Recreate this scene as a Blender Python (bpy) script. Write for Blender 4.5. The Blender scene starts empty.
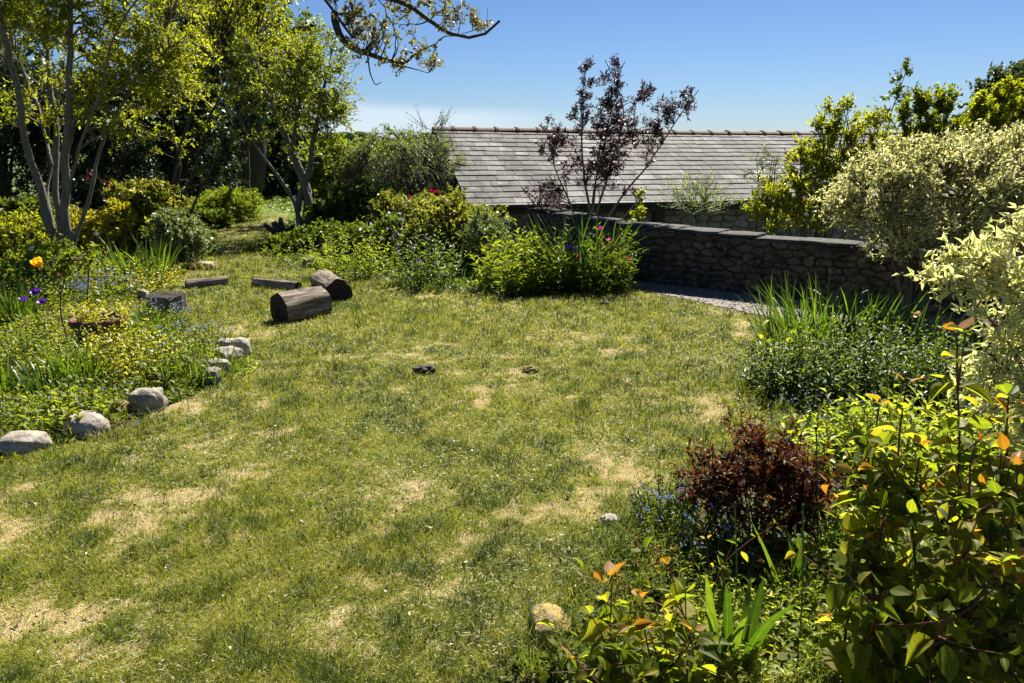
import bpy, math
import numpy as np
rng = np.random.default_rng(11)
scene = bpy.context.scene
COL = scene.collection
pi = math.pi

# ------------------------------------------------------------------ camera
PITCH = math.radians(14.6); FPX = 731.0; CH = 1.6
cd = bpy.data.cameras.new('camera'); cam = bpy.data.objects.new('camera', cd); COL.objects.link(cam)
cam.location = (0, 0, CH); cam.rotation_euler = (math.pi/2 - PITCH, 0, 0)
cd.sensor_width = 36; cd.lens = 36*FPX/1024; cd.clip_end = 3000; cd.clip_start = 0.05
scene.camera = cam

def ray(px, py):
    u = (px-512)/FPX; v = (341.5-py)/FPX
    return np.array([u, math.cos(PITCH)+v*math.sin(PITCH), -math.sin(PITCH)+v*math.cos(PITCH)])
def G(px, py, z=0.0):
    d = ray(px, py); t = (z-CH)/d[2]
    return np.array([d[0]*t, d[1]*t, z])
def P(px, py, Y):
    d = ray(px, py); t = Y/d[1]
    return np.array([d[0]*t, Y, CH+d[2]*t])
def PX(Y): return Y/FPX          # metres per pixel (roughly) at depth Y

# ------------------------------------------------------------------ noise
def _hash(ix, iy, iz, s):
    h = (ix*374761393 + iy*668265263 + iz*2147483647 + s*1274126177) & 0xffffffff
    h = ((h ^ (h >> 13))*1274126177) & 0xffffffff
    h = ((h ^ (h >> 16))*2246822519) & 0xffffffff
    return ((h ^ (h >> 15)) & 0xffffff)/float(0xffffff)
def vnoise(p, s=0):
    p = np.asarray(p, float); 
    if p.shape[-1] == 2: p = np.concatenate([p, np.zeros(p.shape[:-1]+(1,))], -1)
    f = np.floor(p); i = f.astype(np.int64); w = p-f; w = w*w*(3-2*w)
    r = 0
    for a in (0, 1):
        for b in (0, 1):
            for c in (0, 1):
                r = r + _hash(i[..., 0]+a, i[..., 1]+b, i[..., 2]+c, s) * (w[..., 0] if a else 1-w[..., 0])*(w[..., 1] if b else 1-w[..., 1])*(w[..., 2] if c else 1-w[..., 2])
    return r
def fbm(p, s=0, o=3):
    p = np.asarray(p, float); a = .5; t = 0; n = 0
    for k in range(o):
        t = t + a*vnoise(p*(2**k), s+k*7); n += a; a *= .5
    return t/n

# ------------------------------------------------------------------ materials
class NT:
    def __init__(s, name):
        s.m = bpy.data.materials.new(name); s.m.use_nodes = True; s.t = s.m.node_tree; s.t.nodes.clear()
        s.out = s.n('ShaderNodeOutputMaterial')
    def n(s, typ, ins=None, **kw):
        q = s.t.nodes.new(typ)
        for k, v in kw.items(): setattr(q, k, v)
        if ins:
            for k, v in ins.items():
                if isinstance(v, bpy.types.NodeSocket): s.t.links.new(v, q.inputs[k])
                else: q.inputs[k].default_value = v
        return q
    def ramp(s, fac, stops, interp='LINEAR'):
        r = s.n('ShaderNodeValToRGB', {'Fac': fac}); e = r.color_ramp.elements; r.color_ramp.interpolation = interp
        while len(e) > 1: e.remove(e[-1])
        e[0].position = stops[0][0]; e[0].color = (*stops[0][1], 1)
        for p, c in stops[1:]:
            x = e.new(p); x.color = (*c, 1)
        return r.outputs['Color']
    def noise(s, scale, detail=3, vec=None, rough=.55, out='Fac', dist=0.0):
        i = {'Scale': scale, 'Detail': detail, 'Roughness': rough, 'Distortion': dist}
        if vec is not None: i['Vector'] = vec
        return s.n('ShaderNodeTexNoise', i).outputs[out]
    def mix(s, f, a, b, bt='MIX'):
        q = s.n('ShaderNodeMix', data_type='RGBA', blend_type=bt)
        for k, v in (('Factor', f), ('A', a), ('B', b)):
            idx = {'Factor': 0, 'A': 6, 'B': 7}[k]
            if isinstance(v, bpy.types.NodeSocket): s.t.links.new(v, q.inputs[idx])
            else: q.inputs[idx].default_value = v if k == 'Factor' else (*v, 1)
        return q.outputs[2]
    def math(s, op, a, b=0.0, c=None):
        i = {0: a, 1: b}
        if c is not None: i[2] = c
        return s.n('ShaderNodeMath', i, operation=op).outputs[0]
    def coord(s, kind='Object'): return s.n('ShaderNodeTexCoord').outputs[kind]
    def mapping(s, vec, scale=(1, 1, 1)):
        return s.n('ShaderNodeMapping', {'Vector': vec, 'Scale': scale}).outputs[0]
    def attr(s, name, out='Fac'): return s.n('ShaderNodeAttribute', attribute_name=name).outputs[out]
    def bsdf(s, col, rough=.6, spec=.4, bump=None, bs=.3, bd=.02, metal=0.0):
        i = {'Base Color': col if isinstance(col, bpy.types.NodeSocket) else (*col, 1), 'Roughness': rough, 'Specular IOR Level': spec, 'Metallic': metal}
        if bump is not None:
            i['Normal'] = s.n('ShaderNodeBump', {'Height': bump, 'Strength': bs, 'Distance': bd}).outputs[0]
        return s.n('ShaderNodeBsdfPrincipled', i).outputs[0]
    def done(s, sh): s.t.links.new(sh, s.out.inputs[0]); return s.m

def sc3(c, k): return tuple(min(1, x*k) for x in c)
def leaf_mat(name, cols, trans=.45, tint=(1.25, 1.3, .45), rough=.45, spec=.35, margin=None, mfrac=.55, vein=True, back=None):
    """cols: list of colours spread over the per-leaf random value"""
    t = NT(name); r = t.attr('rnd'); n = len(cols)
    base = t.ramp(r, [(i/(max(1, n-1)), c) for i, c in enumerate(cols)])
    uv = t.n('ShaderNodeUVMap', uv_map='uv').outputs[0]
    sp = t.n('ShaderNodeSeparateXYZ', {0: uv})
    ax = t.math('ABSOLUTE', t.math('SUBTRACT', sp.outputs[0], .5))
    if margin:
        nz = t.noise(9, 2, uv)
        k = t.math('ADD', t.math('MULTIPLY', ax, 2.0), t.math('MULTIPLY', t.math('SUBTRACT', nz, .5), .6))
        f = t.ramp(k, [(mfrac-.06, (0, 0, 0)), (mfrac+.06, (1, 1, 1))])
        base = t.mix(f, base, margin)
    elif vein:
        f = t.ramp(ax, [(0.0, (1, 1, 1)), (.05, (0, 0, 0))])
        w = t.n('ShaderNodeTexWave', {'Vector': uv, 'Scale': 2.2, 'Distortion': .4}, bands_direction='Y').outputs[1]
        base = t.mix(t.math('MULTIPLY', f, .35), base, sc3(cols[-1], 2.0))
        base = t.mix(t.math('MULTIPLY', w, .18), base, sc3(cols[0], .5))
    if back:
        g = t.n('ShaderNodeNewGeometry').outputs['Backfacing']
        base = t.mix(t.math('MULTIPLY', g, .8), base, back)
    tc = t.mix(1.0, base, tint, 'MULTIPLY')
    if not margin: base = t.mix(t.ramp(t.noise(75, 2, t.coord()), [(.35, (.55, .55, .55)), (.55, (0, 0, 0))]), base, sc3(cols[0], .8))
    p = t.bsdf(base, rough, spec)
    tr = t.n('ShaderNodeBsdfTranslucent', {'Color': tc}).outputs[0]
    m = t.n('ShaderNodeMixShader', {0: trans, 1: p, 2: tr}).outputs[0]
    return t.done(m)
def plain_mat(name, col, rough=.6, spec=.4, var=.25, scale=30):
    t = NT(name); c = t.mix(t.noise(scale, 3, t.coord()), sc3(col, 1-var), sc3(col, 1+var))
    return t.done(t.bsdf(c, rough, spec))
def bark_mat(name, a, b, c=None, scale=14, stretch=.15, bs=.6, bd=.012):
    t = NT(name); co = t.coord(); v = t.mapping(co, (1, 1, stretch))
    n1 = t.noise(scale*3, 4, v, .6, dist=.3); n2 = t.noise(scale*.35, 3, co)
    col = t.ramp(n1, [(.3, a), (.7, b)])
    if c: col = t.mix(t.ramp(n2, [(.5, (0, 0, 0)), (.65, (1, 1, 1))]), col, c)
    return t.done(t.bsdf(col, .85, .15, n1, bs, bd))

# ------------------------------------------------------------------ mesh building
def mesh_np(name, V, F, mat, parent=None, uv=None, rnd=None, smooth=True, loc=None, fattr=None):
    V = np.asarray(V, np.float32); F = np.asarray(F, np.int32); k = F.shape[1]
    me = bpy.data.meshes.new(name)
    me.vertices.add(len(V)); me.vertices.foreach_set('co', V.ravel())
    me.loops.add(F.size); me.loops.foreach_set('vertex_index', F.ravel())
    me.polygons.add(len(F)); me.polygons.foreach_set('loop_start', np.arange(0, F.size, k, dtype=np.int32))
    me.polygons.foreach_set('loop_total', np.full(len(F), k, np.int32))
    if uv is not None:
        l = me.uv_layers.new(name='uv'); l.data.foreach_set('uv', np.asarray(uv, np.float32).ravel())
    if rnd is not None:
        a = me.attributes.new('rnd', 'FLOAT', 'FACE'); a.data.foreach_set('value', np.asarray(rnd, np.float32))
    if fattr is not None:
        for kx, vx in fattr.items():
            a = me.attributes.new(kx, 'FLOAT', 'POINT'); a.data.foreach_set('value', np.asarray(vx, np.float32))
    me.update(); me.validate()
    me.polygons.foreach_set('use_smooth', np.full(len(F), bool(smooth)))
    if mat: me.materials.append(mat)
    o = bpy.data.objects.new(name, me); COL.objects.link(o)
    if parent: o.parent = parent
    if loc is not None: o.location = loc
    return o
def tag(o, label, cat, group=None):
    o['label'] = label; o['category'] = cat
    if group: o['group'] = group
    return o
def thing(name, label, cat, loc=(0, 0, 0), rz=0, group=None):
    o = bpy.data.objects.new(name, None); COL.objects.link(o); o.empty_display_size = .1
    o.location = tuple(loc); o.rotation_euler = (0, 0, rz); return tag(o, label, cat, group)
def struct(o, kind='structure'): o['kind'] = kind; return o

def cat_(parts):
    Vs, Fs, Us, Rs = [], [], [], []; off = 0
    for p in parts:
        Vs.append(p[0]); Fs.append(p[1]+off); off += len(p[0])
        if len(p) > 2: Us.append(p[2])
        if len(p) > 3: Rs.append(p[3])
    return (np.concatenate(Vs), np.concatenate(Fs)) + ((np.concatenate(Us),) if Us else ()) + ((np.concatenate(Rs),) if Rs else ())

def nrm(v): return v/np.maximum(1e-9, np.linalg.norm(v, axis=-1, keepdims=True))
def rdir(n, up=0.0):
    v = rng.normal(size=(n, 3)); v = nrm(v); v[:, 2] += up; return nrm(v)

def leaf_tpl(rows, ncol=3, fold=.12, curl=.15):
    """rows: list of (t, halfwidth). x across (-1..1 scaled), y along, z normal"""
    V, UV = [], []
    for t, w in rows:
        for c in range(ncol):
            s = -1+2*c/(ncol-1)
            V.append((s*w, t, abs(s)*w*fold*2-curl*t*t)); UV.append((.5+.5*s, t))
    F = []
    for r in range(len(rows)-1):
        for c in range(ncol-1):
            a = r*ncol+c; F.append((a, a+1, a+ncol+1, a+ncol))
    V = np.array(V); F = np.array(F); UV = np.array(UV)
    return V, F, UV[F].reshape(-1, 2)
T_R = (np.array([(0, 0, 0), (.5, .42, .1), (0, 1, -.08), (-.5, .42, .1)]), np.array([(0, 1, 2, 3)]), np.array([(.5, 0), (1, .42), (.5, 1), (0, .42)]))
T_M = leaf_tpl([(0, .04), (.4, .5), (1, .03)], 3, .15, .15)
T_O = leaf_tpl([(0, .05), (.1, .24), (.28, .46), (.5, .5), (.72, .36), (.88, .16), (1, .01)], 5, .16, .22)
T_L = leaf_tpl([(0, .08), (.3, .42), (.6, .45), (.85, .2), (1, .02)], 3, .12, .3)

def scatter(tpl, pos, d, n, L, W, rnd=None, fl=None):
    tv, tf, tuv = tpl; N = len(pos); y = nrm(d); x = nrm(np.cross(y, n)); z = np.cross(x, y)
    L = np.broadcast_to(np.asarray(L, float), (N,)); W = np.broadcast_to(np.asarray(W, float), (N,))
    zz = L if fl is None else L*fl
    V = pos[:, None, :] + tv[None, :, 0, None]*x[:, None, :]*W[:, None, None] + tv[None, :, 1, None]*y[:, None, :]*L[:, None, None] + tv[None, :, 2, None]*z[:, None, :]*np.broadcast_to(zz, (N,))[:, None, None]
    F = tf[None]+(np.arange(N)*len(tv))[:, None, None]
    if rnd is None: rnd = rng.random(N)
    return V.reshape(-1, 3), F.reshape(-1, tf.shape[1]), np.tile(tuv, (N, 1)), np.repeat(rnd, len(tf))

def tubes(paths, radii, sides=3):
    """paths (n,m,3), radii (n,m)"""
    paths = np.asarray(paths, float); n, m, _ = paths.shape
    tan = np.gradient(paths, axis=1); tan = nrm(tan)
    ref = np.where(np.abs(tan[:, :1, 2:3]) > .9, np.array([1., 0, 0]), np.array([0, 0, 1.]))
    x = nrm(np.cross(tan, ref)); y = np.cross(tan, x)
    a = np.arange(sides)*2*pi/sides
    V = paths[:, :, None, :] + radii[:, :, None, None]*(np.cos(a)[None, None, :, None]*x[:, :, None, :]+np.sin(a)[None, None, :, None]*y[:, :, None, :])
    i = np.arange(n)[:, None, None]*m*sides; j = np.arange(m-1)[None, :, None]*sides; k = np.arange(sides)[None, None, :]; k2 = (k+1) % sides
    F = np.stack([i+j+k, i+j+k2, i+j+sides+k2, i+j+sides+k], -1).reshape(-1, 4)
    return V.reshape(-1, 3), F
def resample(poly, m, wig=0.0, seed=0):
    poly = np.asarray(poly, float); s = np.r_[0, np.cumsum(np.linalg.norm(np.diff(poly, axis=0), axis=1))]
    # catmull-ish smooth through dense linear + smoothing
    q = np.linspace(0, s[-1], m); out = np.stack([np.interp(q, s, poly[:, k]) for k in range(3)], 1)
    for _ in range(max(1, m//12)):
        out[1:-1] = (out[:-2]+2*out[1:-1]+out[2:])/4
    if wig:
        for k in range(3): out[1:, k] += (fbm(np.stack([q/wig/8, q*0+seed*3.1+k*9.7], 1), seed, 3)[1:]-.5)*wig*1.6
    return out

def straps(base, az, el, length, width, bend, nseg=5, cols=2, fold=.25, rnd=None, prof=None, twist=None):
    n = len(base); base = np.asarray(base, float)
    t = np.linspace(0, 1, nseg+1)
    E = el[:, None]-bend[:, None]*t[None]**1.4
    st = (length/nseg)[:, None]
    h = np.stack([np.cos(az), np.sin(az), 0*az], 1)
    dx = np.cos(E)*st; dz = np.sin(E)*st
    X = np.concatenate([np.zeros((n, 1)), np.cumsum(dx[:, :-1], 1)], 1); Z = np.concatenate([np.zeros((n, 1)), np.cumsum(dz[:, :-1], 1)], 1)
    pts = base[:, None, :]+X[..., None]*h[:, None, :]+Z[..., None]*np.array([0, 0, 1.])
    sa = az+pi/2+(rng.uniform(-.9, .9, n) if twist is None else twist)
    side = np.stack([np.cos(sa), np.sin(sa), 0*az], 1)
    if prof is None: prof = np.clip(np.minimum(.55+t*1.5, (1-t)**.55*1.25), .03, 1)
    w = width[:, None]*prof[None]*.5
    nor = np.cross(side[:, None, :], nrm(np.gradient(pts, axis=1)))
    cs = np.linspace(-1, 1, cols); vs = []; us = []
    for c in cs:
        vs.append(pts+side[:, None, :]*(c*w)[..., None]+nor*(abs(c)*w*fold*(cols > 2))[..., None])
    V = np.stack(vs, 2)
    i = np.arange(n)[:, None, None]*(nseg+1)*cols; j = np.arange(nseg)[None, :, None]*cols; k = np.arange(cols-1)[None, None, :]
    F = np.stack([i+j+k, i+j+k+1, i+j+cols+k+1, i+j+cols+k], -1).reshape(-1, 4)
    U = np.stack(np.broadcast_arrays((cs*.5+.5)[None, None, :], t[None, :, None]), -1); U = np.tile(U, (n, 1, 1, 1)).reshape(-1, 2)
    if rnd is None: rnd = rng.random(n)
    return V.reshape(-1, 3), F, U[F].reshape(-1, 2), np.repeat(rnd, nseg*(cols-1))

# ------------------------------------------------------------------ terrain
W0 = G(640, 281); W1 = G(778, 297)
WD = nrm((W1-W0)[:2]); WN = np.array([-WD[1], WD[0]])     # WN points behind the wall
if WN[1] < 0: WN = -WN
def H(x, y):
    x = np.asarray(x, float); y = np.asarray(y, float)
    d = (x-W0[0])*WN[0]+(y-W0[1])*WN[1]-.22
    a = (x-W0[0])*WD[0]+(y-W0[1])*WD[1]
    s = np.clip(d/1.6, 0, 1); s = s*s*(3-2*s)
    e = np.clip((a+1.6)/1.0, 0, 1); e = e*e*(3-2*e)
    h = -1.75*s*e
    r = np.sqrt(x*x+y*y)
    far = np.clip((r-60)/200, 0, 1); h = h-2.0*np.clip((r-24)/30, 0, 1)*(1-e)*np.clip((x+9)/6, 0, 1) + far*far*(3-2*far)*(4.3+2*(fbm(np.stack([x/90, y/90], -1), 5)-.5))
    return h
def ctr(px, py): p = G(px, py); p[2] = float(H(p[0], p[1])); return p

def pip(pts, poly):
    x, y = pts[:, 0], pts[:, 1]; c = np.zeros(len(pts), bool); n = len(poly)
    for i in range(n):
        x1, y1 = poly[i][:2]; x2, y2 = poly[(i+1) % n][:2]
        if y1 == y2: continue
        m = ((y1 > y) != (y2 > y)) & (x < (x2-x1)*(y-y1)/(y2-y1)+x1); c ^= m
    return c
LAWN_PX = [(0, 466), (50, 452), (110, 437), (150, 420), (185, 400), (222, 384), (248, 358), (248, 343), (205, 335), (170, 322), (150, 300), (170, 285), (192, 272), (216, 264), (204, 245), (190, 232), (215, 226),
           (252, 214), (290, 214), (286, 232), (268, 243), (262, 262), (300, 268), (330, 273), (380, 277), (420, 287), (470, 293), (520, 300), (560, 297), (628, 290), (690, 303), (742, 315), (768, 324), (752, 345), (742, 372), (765, 395), (790, 408),
           (812, 424), (800, 440), (745, 450), (695, 468), (672, 500), (650, 540), (598, 580), (548, 620), (505, 683)]
LAWN = [G(*p)[:2] for p in LAWN_PX] + [np.array(q) for q in [(-.1, 1.3), (-.3, -2.0), (-5.5, -2.0), (-5.5, 3.0), (-3.4, 3.7)]]
LAWN_IN = LAWN

def ground_mat():
    t = NT('soil'); co = t.coord(); 
    n1 = t.noise(1.2, 4, co); n2 = t.noise(40, 4, co)
    c = t.ramp(n2, [(.3, (.028, .02, .012)), (.7, (.09, .065, .035))])
    g = t.ramp(t.noise(25, 3, co), [(.3, (.03, .055, .012)), (.7, (.08, .11, .03))])
    sp = t.n('ShaderNodeSeparateXYZ', {0: co})
    far = t.ramp(t.math('MULTIPLY', sp.outputs[1], .01), [(.10, (0, 0, 0)), (.16, (1, 1, 1))])
    c = t.mix(t.ramp(n1, [(.45, (0, 0, 0)), (.6, (1, 1, 1))]), c, g)
    fg = t.ramp(t.noise(.06, 4, co), [(.35, (.05, .09, .025)), (.5, (.10, .15, .035)), (.65, (.06, .10, .03))])
    c = t.mix(far, c, fg)
    return t.done(t.bsdf(c, .95, .1, n2, .5, .02))
def axis(lo, hi, fine, n1, n2, span):
    core = np.arange(lo, hi, fine)
    a = lo-np.geomspace(fine, span, n1)[::-1]; b = hi+np.geomspace(fine, span, n2)
    return np.r_[a, core, b]
gx = axis(-8, 12, .25, 40, 40, 900); gy = axis(-3, 24, .25, 24, 46, 1400)
X, Y = np.meshgrid(gx, gy); Z = H(X, Y)
V = np.stack([X, Y, Z-.004], -1).reshape(-1, 3); nx = len(gx); ny = len(gy)
ii = (np.arange(ny-1)[:, None]*nx+np.arange(nx-1)[None]).ravel(); F = np.stack([ii, ii+1, ii+nx+1, ii+nx], 1)
struct(mesh_np('ground', V, F, ground_mat()))

# lawn patches
def straw(p):
    """0 green .. 1 dry straw"""
    a = fbm(p*1.3+3.3, 21, 3); b = fbm(p*5.0, 33, 3); c = fbm(p*13, 44, 2)
    d = fbm(p*31, 46, 2)
    v = np.clip((a*.30+b*.30+c*.24+d*.16-.49)*4.0-.02, 0, 1)
    e = np.zeros(len(p))
    for (px, py, r) in [(225, 443, .33), (140, 520, .3), (380, 490, .38), (60, 640, .3), (720, 405, .3), (270, 326, .3), (560, 515, .25), (180, 410, .22), (30, 500, .3), (515, 388, .5), (330, 640, .2), (640, 400, .4), (250, 365, .25)]:
        q = G(px, py)[:2]; e = np.maximum(e, np.exp(-(((p-q)/np.array([r*1.25, r]))**2).sum(1)*1.3))
    # trodden strip beside the left border
    return np.clip(v+e*.34*(.0+1.0*b+.8*c), 0, 1)
def lawn_mat():
    t = NT('lawn_turf'); s = t.attr('straw'); co = t.coord()
    f = t.noise(160, 3, co); k = t.noise(22, 3, co)
    st = t.ramp(f, [(.3, (.12, .09, .045)), (.65, (.38, .30, .15))])
    gr = t.ramp(f, [(.3, (.03, .04, .008)), (.65, (.15, .16, .025))])
    q = t.ramp(t.math('ADD', s, t.math('MULTIPLY', t.math('SUBTRACT', k, .5), .8)), [(.25, (0, 0, 0)), (.6, (1, 1, 1))])
    return t.done(t.bsdf(t.mix(q, gr, st), .9, .1, f, .7, .02))
st_ = .04
lx = np.arange(-8.2, 6, st_); ly = np.arange(-2, 20, st_); X, Y = np.meshgrid(lx, ly); nx = len(lx)
cen = np.stack([X[:-1, :-1].ravel()+st_/2, Y[:-1, :-1].ravel()+st_/2], 1); keep = pip(cen, LAWN)
ii = (np.arange(len(ly)-1)[:, None]*nx+np.arange(nx-1)[None]).ravel()[keep]; F = np.stack([ii, ii+1, ii+nx+1, ii+nx], 1)
used, inv = np.unique(F, return_inverse=True); F = inv.reshape(F.shape)
V = np.stack([X.ravel(), Y.ravel(), X.ravel()*0], 1)[used]
LB = lambda p: .012*(fbm(p*6, 9, 2)-.1)+.02*fbm(p*1.5, 8, 2)
V[:, 2] = LB(V[:, :2])
struct(mesh_np('lawn', V, F, lawn_mat(), fattr={'straw': straw(V[:, :2])}))

# gravel path in front of the wall
GP = [G(p, q)[:2] for p, q in [(628, 288), (690, 300), (742, 311), (780, 320)]]
gpoly = GP+[G(850, 330)[:2], G(900, 330)[:2]+np.array([.5, 0]), np.array([W1[0]+1.6, W1[1]-1.05]), W1[:2], W0[:2], W0[:2]-WD*.9, G(600, 290)[:2]]
st2 = .06; lx = np.arange(0, 6, st2); ly = np.arange(5, 11, st2); X, Y = np.meshgrid(lx, ly); nx = len(lx)
cen = np.stack([X[:-1, :-1].ravel()+st2/2, Y[:-1, :-1].ravel()+st2/2], 1); keep = pip(cen, gpoly) & ~pip(cen, LAWN)
ii = (np.arange(len(ly)-1)[:, None]*nx+np.arange(nx-1)[None]).ravel()[keep]; F = np.stack([ii, ii+1, ii+nx+1, ii+nx], 1)
used, inv = np.unique(F, return_inverse=True); F = inv.reshape(F.shape)
V = np.stack([X.ravel(), Y.ravel(), X.ravel()*0+.002], 1)[used]
t = NT('gravel_bed'); co = t.coord(); n = t.noise(45, 4, co)
gm = t.done(t.bsdf(t.ramp(n, [(.3, (.07, .06, .052)), (.7, (.22, .20, .18))]), .9, .2, n, .6, .02))
struct(mesh_np('gravel_path', V, F, gm))

# rock template : cube sphere
def cubesphere(n):
    vs = {}; V = []; F = []
    def vid(p):
        k = tuple(np.round(p, 5))
        if k not in vs: vs[k] = len(V); V.append(p)
        return vs[k]
    for ax in range(3):
        for sg in (-1, 1):
            for i in range(n):
                for j in range(n):
                    q = []
                    for (a, b) in ((i, j), (i+1, j), (i+1, j+1), (i, j+1)):
                        p = [0, 0, 0]; p[ax] = sg; p[(ax+1) % 3] = -1+2*a/n; p[(ax+2) % 3] = -1+2*b/n
                        q.append(vid(np.array(p, float)))
                    F.append(q if sg > 0 else q[::-1])
    return np.array(V), np.array(F)
CS3 = cubesphere(3); CS2 = cubesphere(2); CS14 = cubesphere(14)
def rockV(cs, size, sq=.5, amp=.15, fr=1.5, seed=0):
    V = cs[0]; s = nrm(V); V = V*sq+s*(1-sq)*1.15
    n = fbm(s*fr+seed*7.7, seed, 4)-.5
    V = V*(1+amp*2*n)[:, None]
    return V*np.array(size)/2
# loose gravel (cannot be counted)
n = 9000; q = np.stack([rng.uniform(0, 6, n), rng.uniform(5, 11, n)], 1); q = q[pip(q, gpoly) & ~pip(q, LAWN)]
n = len(q); cs = cubesphere(1); s = rng.uniform(.006, .016, n)
A = rng.uniform(.6, 1.2, (n, 1, 3)); V = cs[0][None]*A*s[:, None, None]*.6
th = rng.uniform(0, pi, n); c_, s_ = np.cos(th)[:, None], np.sin(th)[:, None]
V = np.stack([V[..., 0]*c_-V[..., 1]*s_, V[..., 0]*s_+V[..., 1]*c_, V[..., 2]*.7+.004+.008*rng.random((n, 1))], -1)+np.concatenate([q, 0*q[:, :1]], 1)[:, None]
t = NT('gravel_stones'); gm2 = t.done(t.bsdf(t.ramp(t.attr('rnd'), [(0, (.07, .06, .052)), (.5, (.17, .15, .135)), (1, (.38, .35, .31))]), .8, .3))
struct(mesh_np('loose_gravel', V.reshape(-1, 3), (cs[1][None]+(np.arange(n)*8)[:, None, None]).reshape(-1, 4), gm2, rnd=np.repeat(rng.random(n), 6), smooth=False), 'stuff')

# ------------------------------------------------------------------ sky + sun
SUN_EL = math.radians(49); SUN_AZ = math.radians(21)      # azimuth right of +Y
w = bpy.data.worlds.new('World'); scene.world = w; w.use_nodes = True; nt = w.node_tree; nt.nodes.clear()
sky = nt.nodes.new('ShaderNodeTexSky'); sky.sky_type = 'NISHITA'; sky.sun_disc = False; sky.sun_elevation = SUN_EL; sky.sun_rotation = SUN_AZ
sky.air_density = 1.0; sky.dust_density = 0.15; sky.ozone_density = 2.5; sky.altitude = 50
bg = nt.nodes.new('ShaderNodeBackground'); out = nt.nodes.new('ShaderNodeOutputWorld')
tc = nt.nodes.new('ShaderNodeTexCoord'); sx = nt.nodes.new('ShaderNodeSeparateXYZ'); nt.links.new(tc.outputs['Generated'], sx.inputs[0])
mp = nt.nodes.new('ShaderNodeMapping'); mp.inputs['Scale'].default_value = (1.6, 1.6, 14); nt.links.new(tc.outputs['Generated'], mp.inputs[0])
nz = nt.nodes.new('ShaderNodeTexNoise'); nz.inputs['Scale'].default_value = 2.2; nz.inputs['Detail'].default_value = 4; nt.links.new(mp.outputs[0], nz.inputs[0])
# thin cloud bank low over the left horizon
def mth(op, a, b):
    q = nt.nodes.new('ShaderNodeMath'); q.operation = op
    for i, v in ((0, a), (1, b)):
        if isinstance(v, bpy.types.NodeSocket): nt.links.new(v, q.inputs[i])
        else: q.inputs[i].default_value = v
    return q.outputs[0]
def mr(v, a, b, c=0., d=1.):
    q = nt.nodes.new('ShaderNodeMapRange'); q.interpolation_type = 'SMOOTHSTEP'; nt.links.new(v, q.inputs[0])
    for i, x in enumerate((a, b, c, d)): q.inputs[i+1].default_value = x
    return q.outputs[0]
zz = mth('ADD', sx.outputs[2], mth('MULTIPLY', nz.outputs[0], -.03))
zz = mth('ADD', zz, mth('MULTIPLY', sx.outputs[0], .05))
band = mr(zz, .042, .022)
band = mth('MULTIPLY', band, mr(sx.outputs[0], .15, -.12))
band = mth('MULTIPLY', band, .55)
mx = nt.nodes.new('ShaderNodeMix'); mx.data_type = 'RGBA'; nt.links.new(band, mx.inputs[0]); nt.links.new(sky.outputs[0], mx.inputs[6]); mx.inputs[7].default_value = (5.6, 6.2, 7.0, 1)
tn = nt.nodes.new('ShaderNodeMix'); tn.data_type = 'RGBA'; nt.links.new(mr(sx.outputs[2], .0, .32), tn.inputs[0]); tn.inputs[6].default_value = (.37, .45, .60, 1); tn.inputs[7].default_value = (.29, .395, .565, 1)
mu = nt.nodes.new('ShaderNodeMix'); mu.data_type = 'RGBA'; mu.blend_type = 'MULTIPLY'; mu.inputs[0].default_value = 1; nt.links.new(sky.outputs[0], mu.inputs[6]); nt.links.new(tn.outputs[2], mu.inputs[7]); nt.links.new(mu.outputs[2], mx.inputs[6])
nt.links.new(mx.outputs[2], bg.inputs[0]); bg.inputs[1].default_value = .05; nt.links.new(bg.outputs[0], out.inputs[0])
ld = bpy.data.lights.new('sun', 'SUN'); ld.energy = 5.0; ld.angle = math.radians(.53); ld.color = (1, .94, .82)
sun = bpy.data.objects.new('sun', ld); COL.objects.link(sun); sun.location = (0, 0, 30)
sun.rotation_euler = (pi/2-SUN_EL, 0, pi-SUN_AZ)
vs = scene.view_settings; vs.view_transform = 'Standard'; vs.look = 'None'; vs.exposure = 1.7; vs.gamma = 1; vs.use_curve_mapping = False
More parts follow.
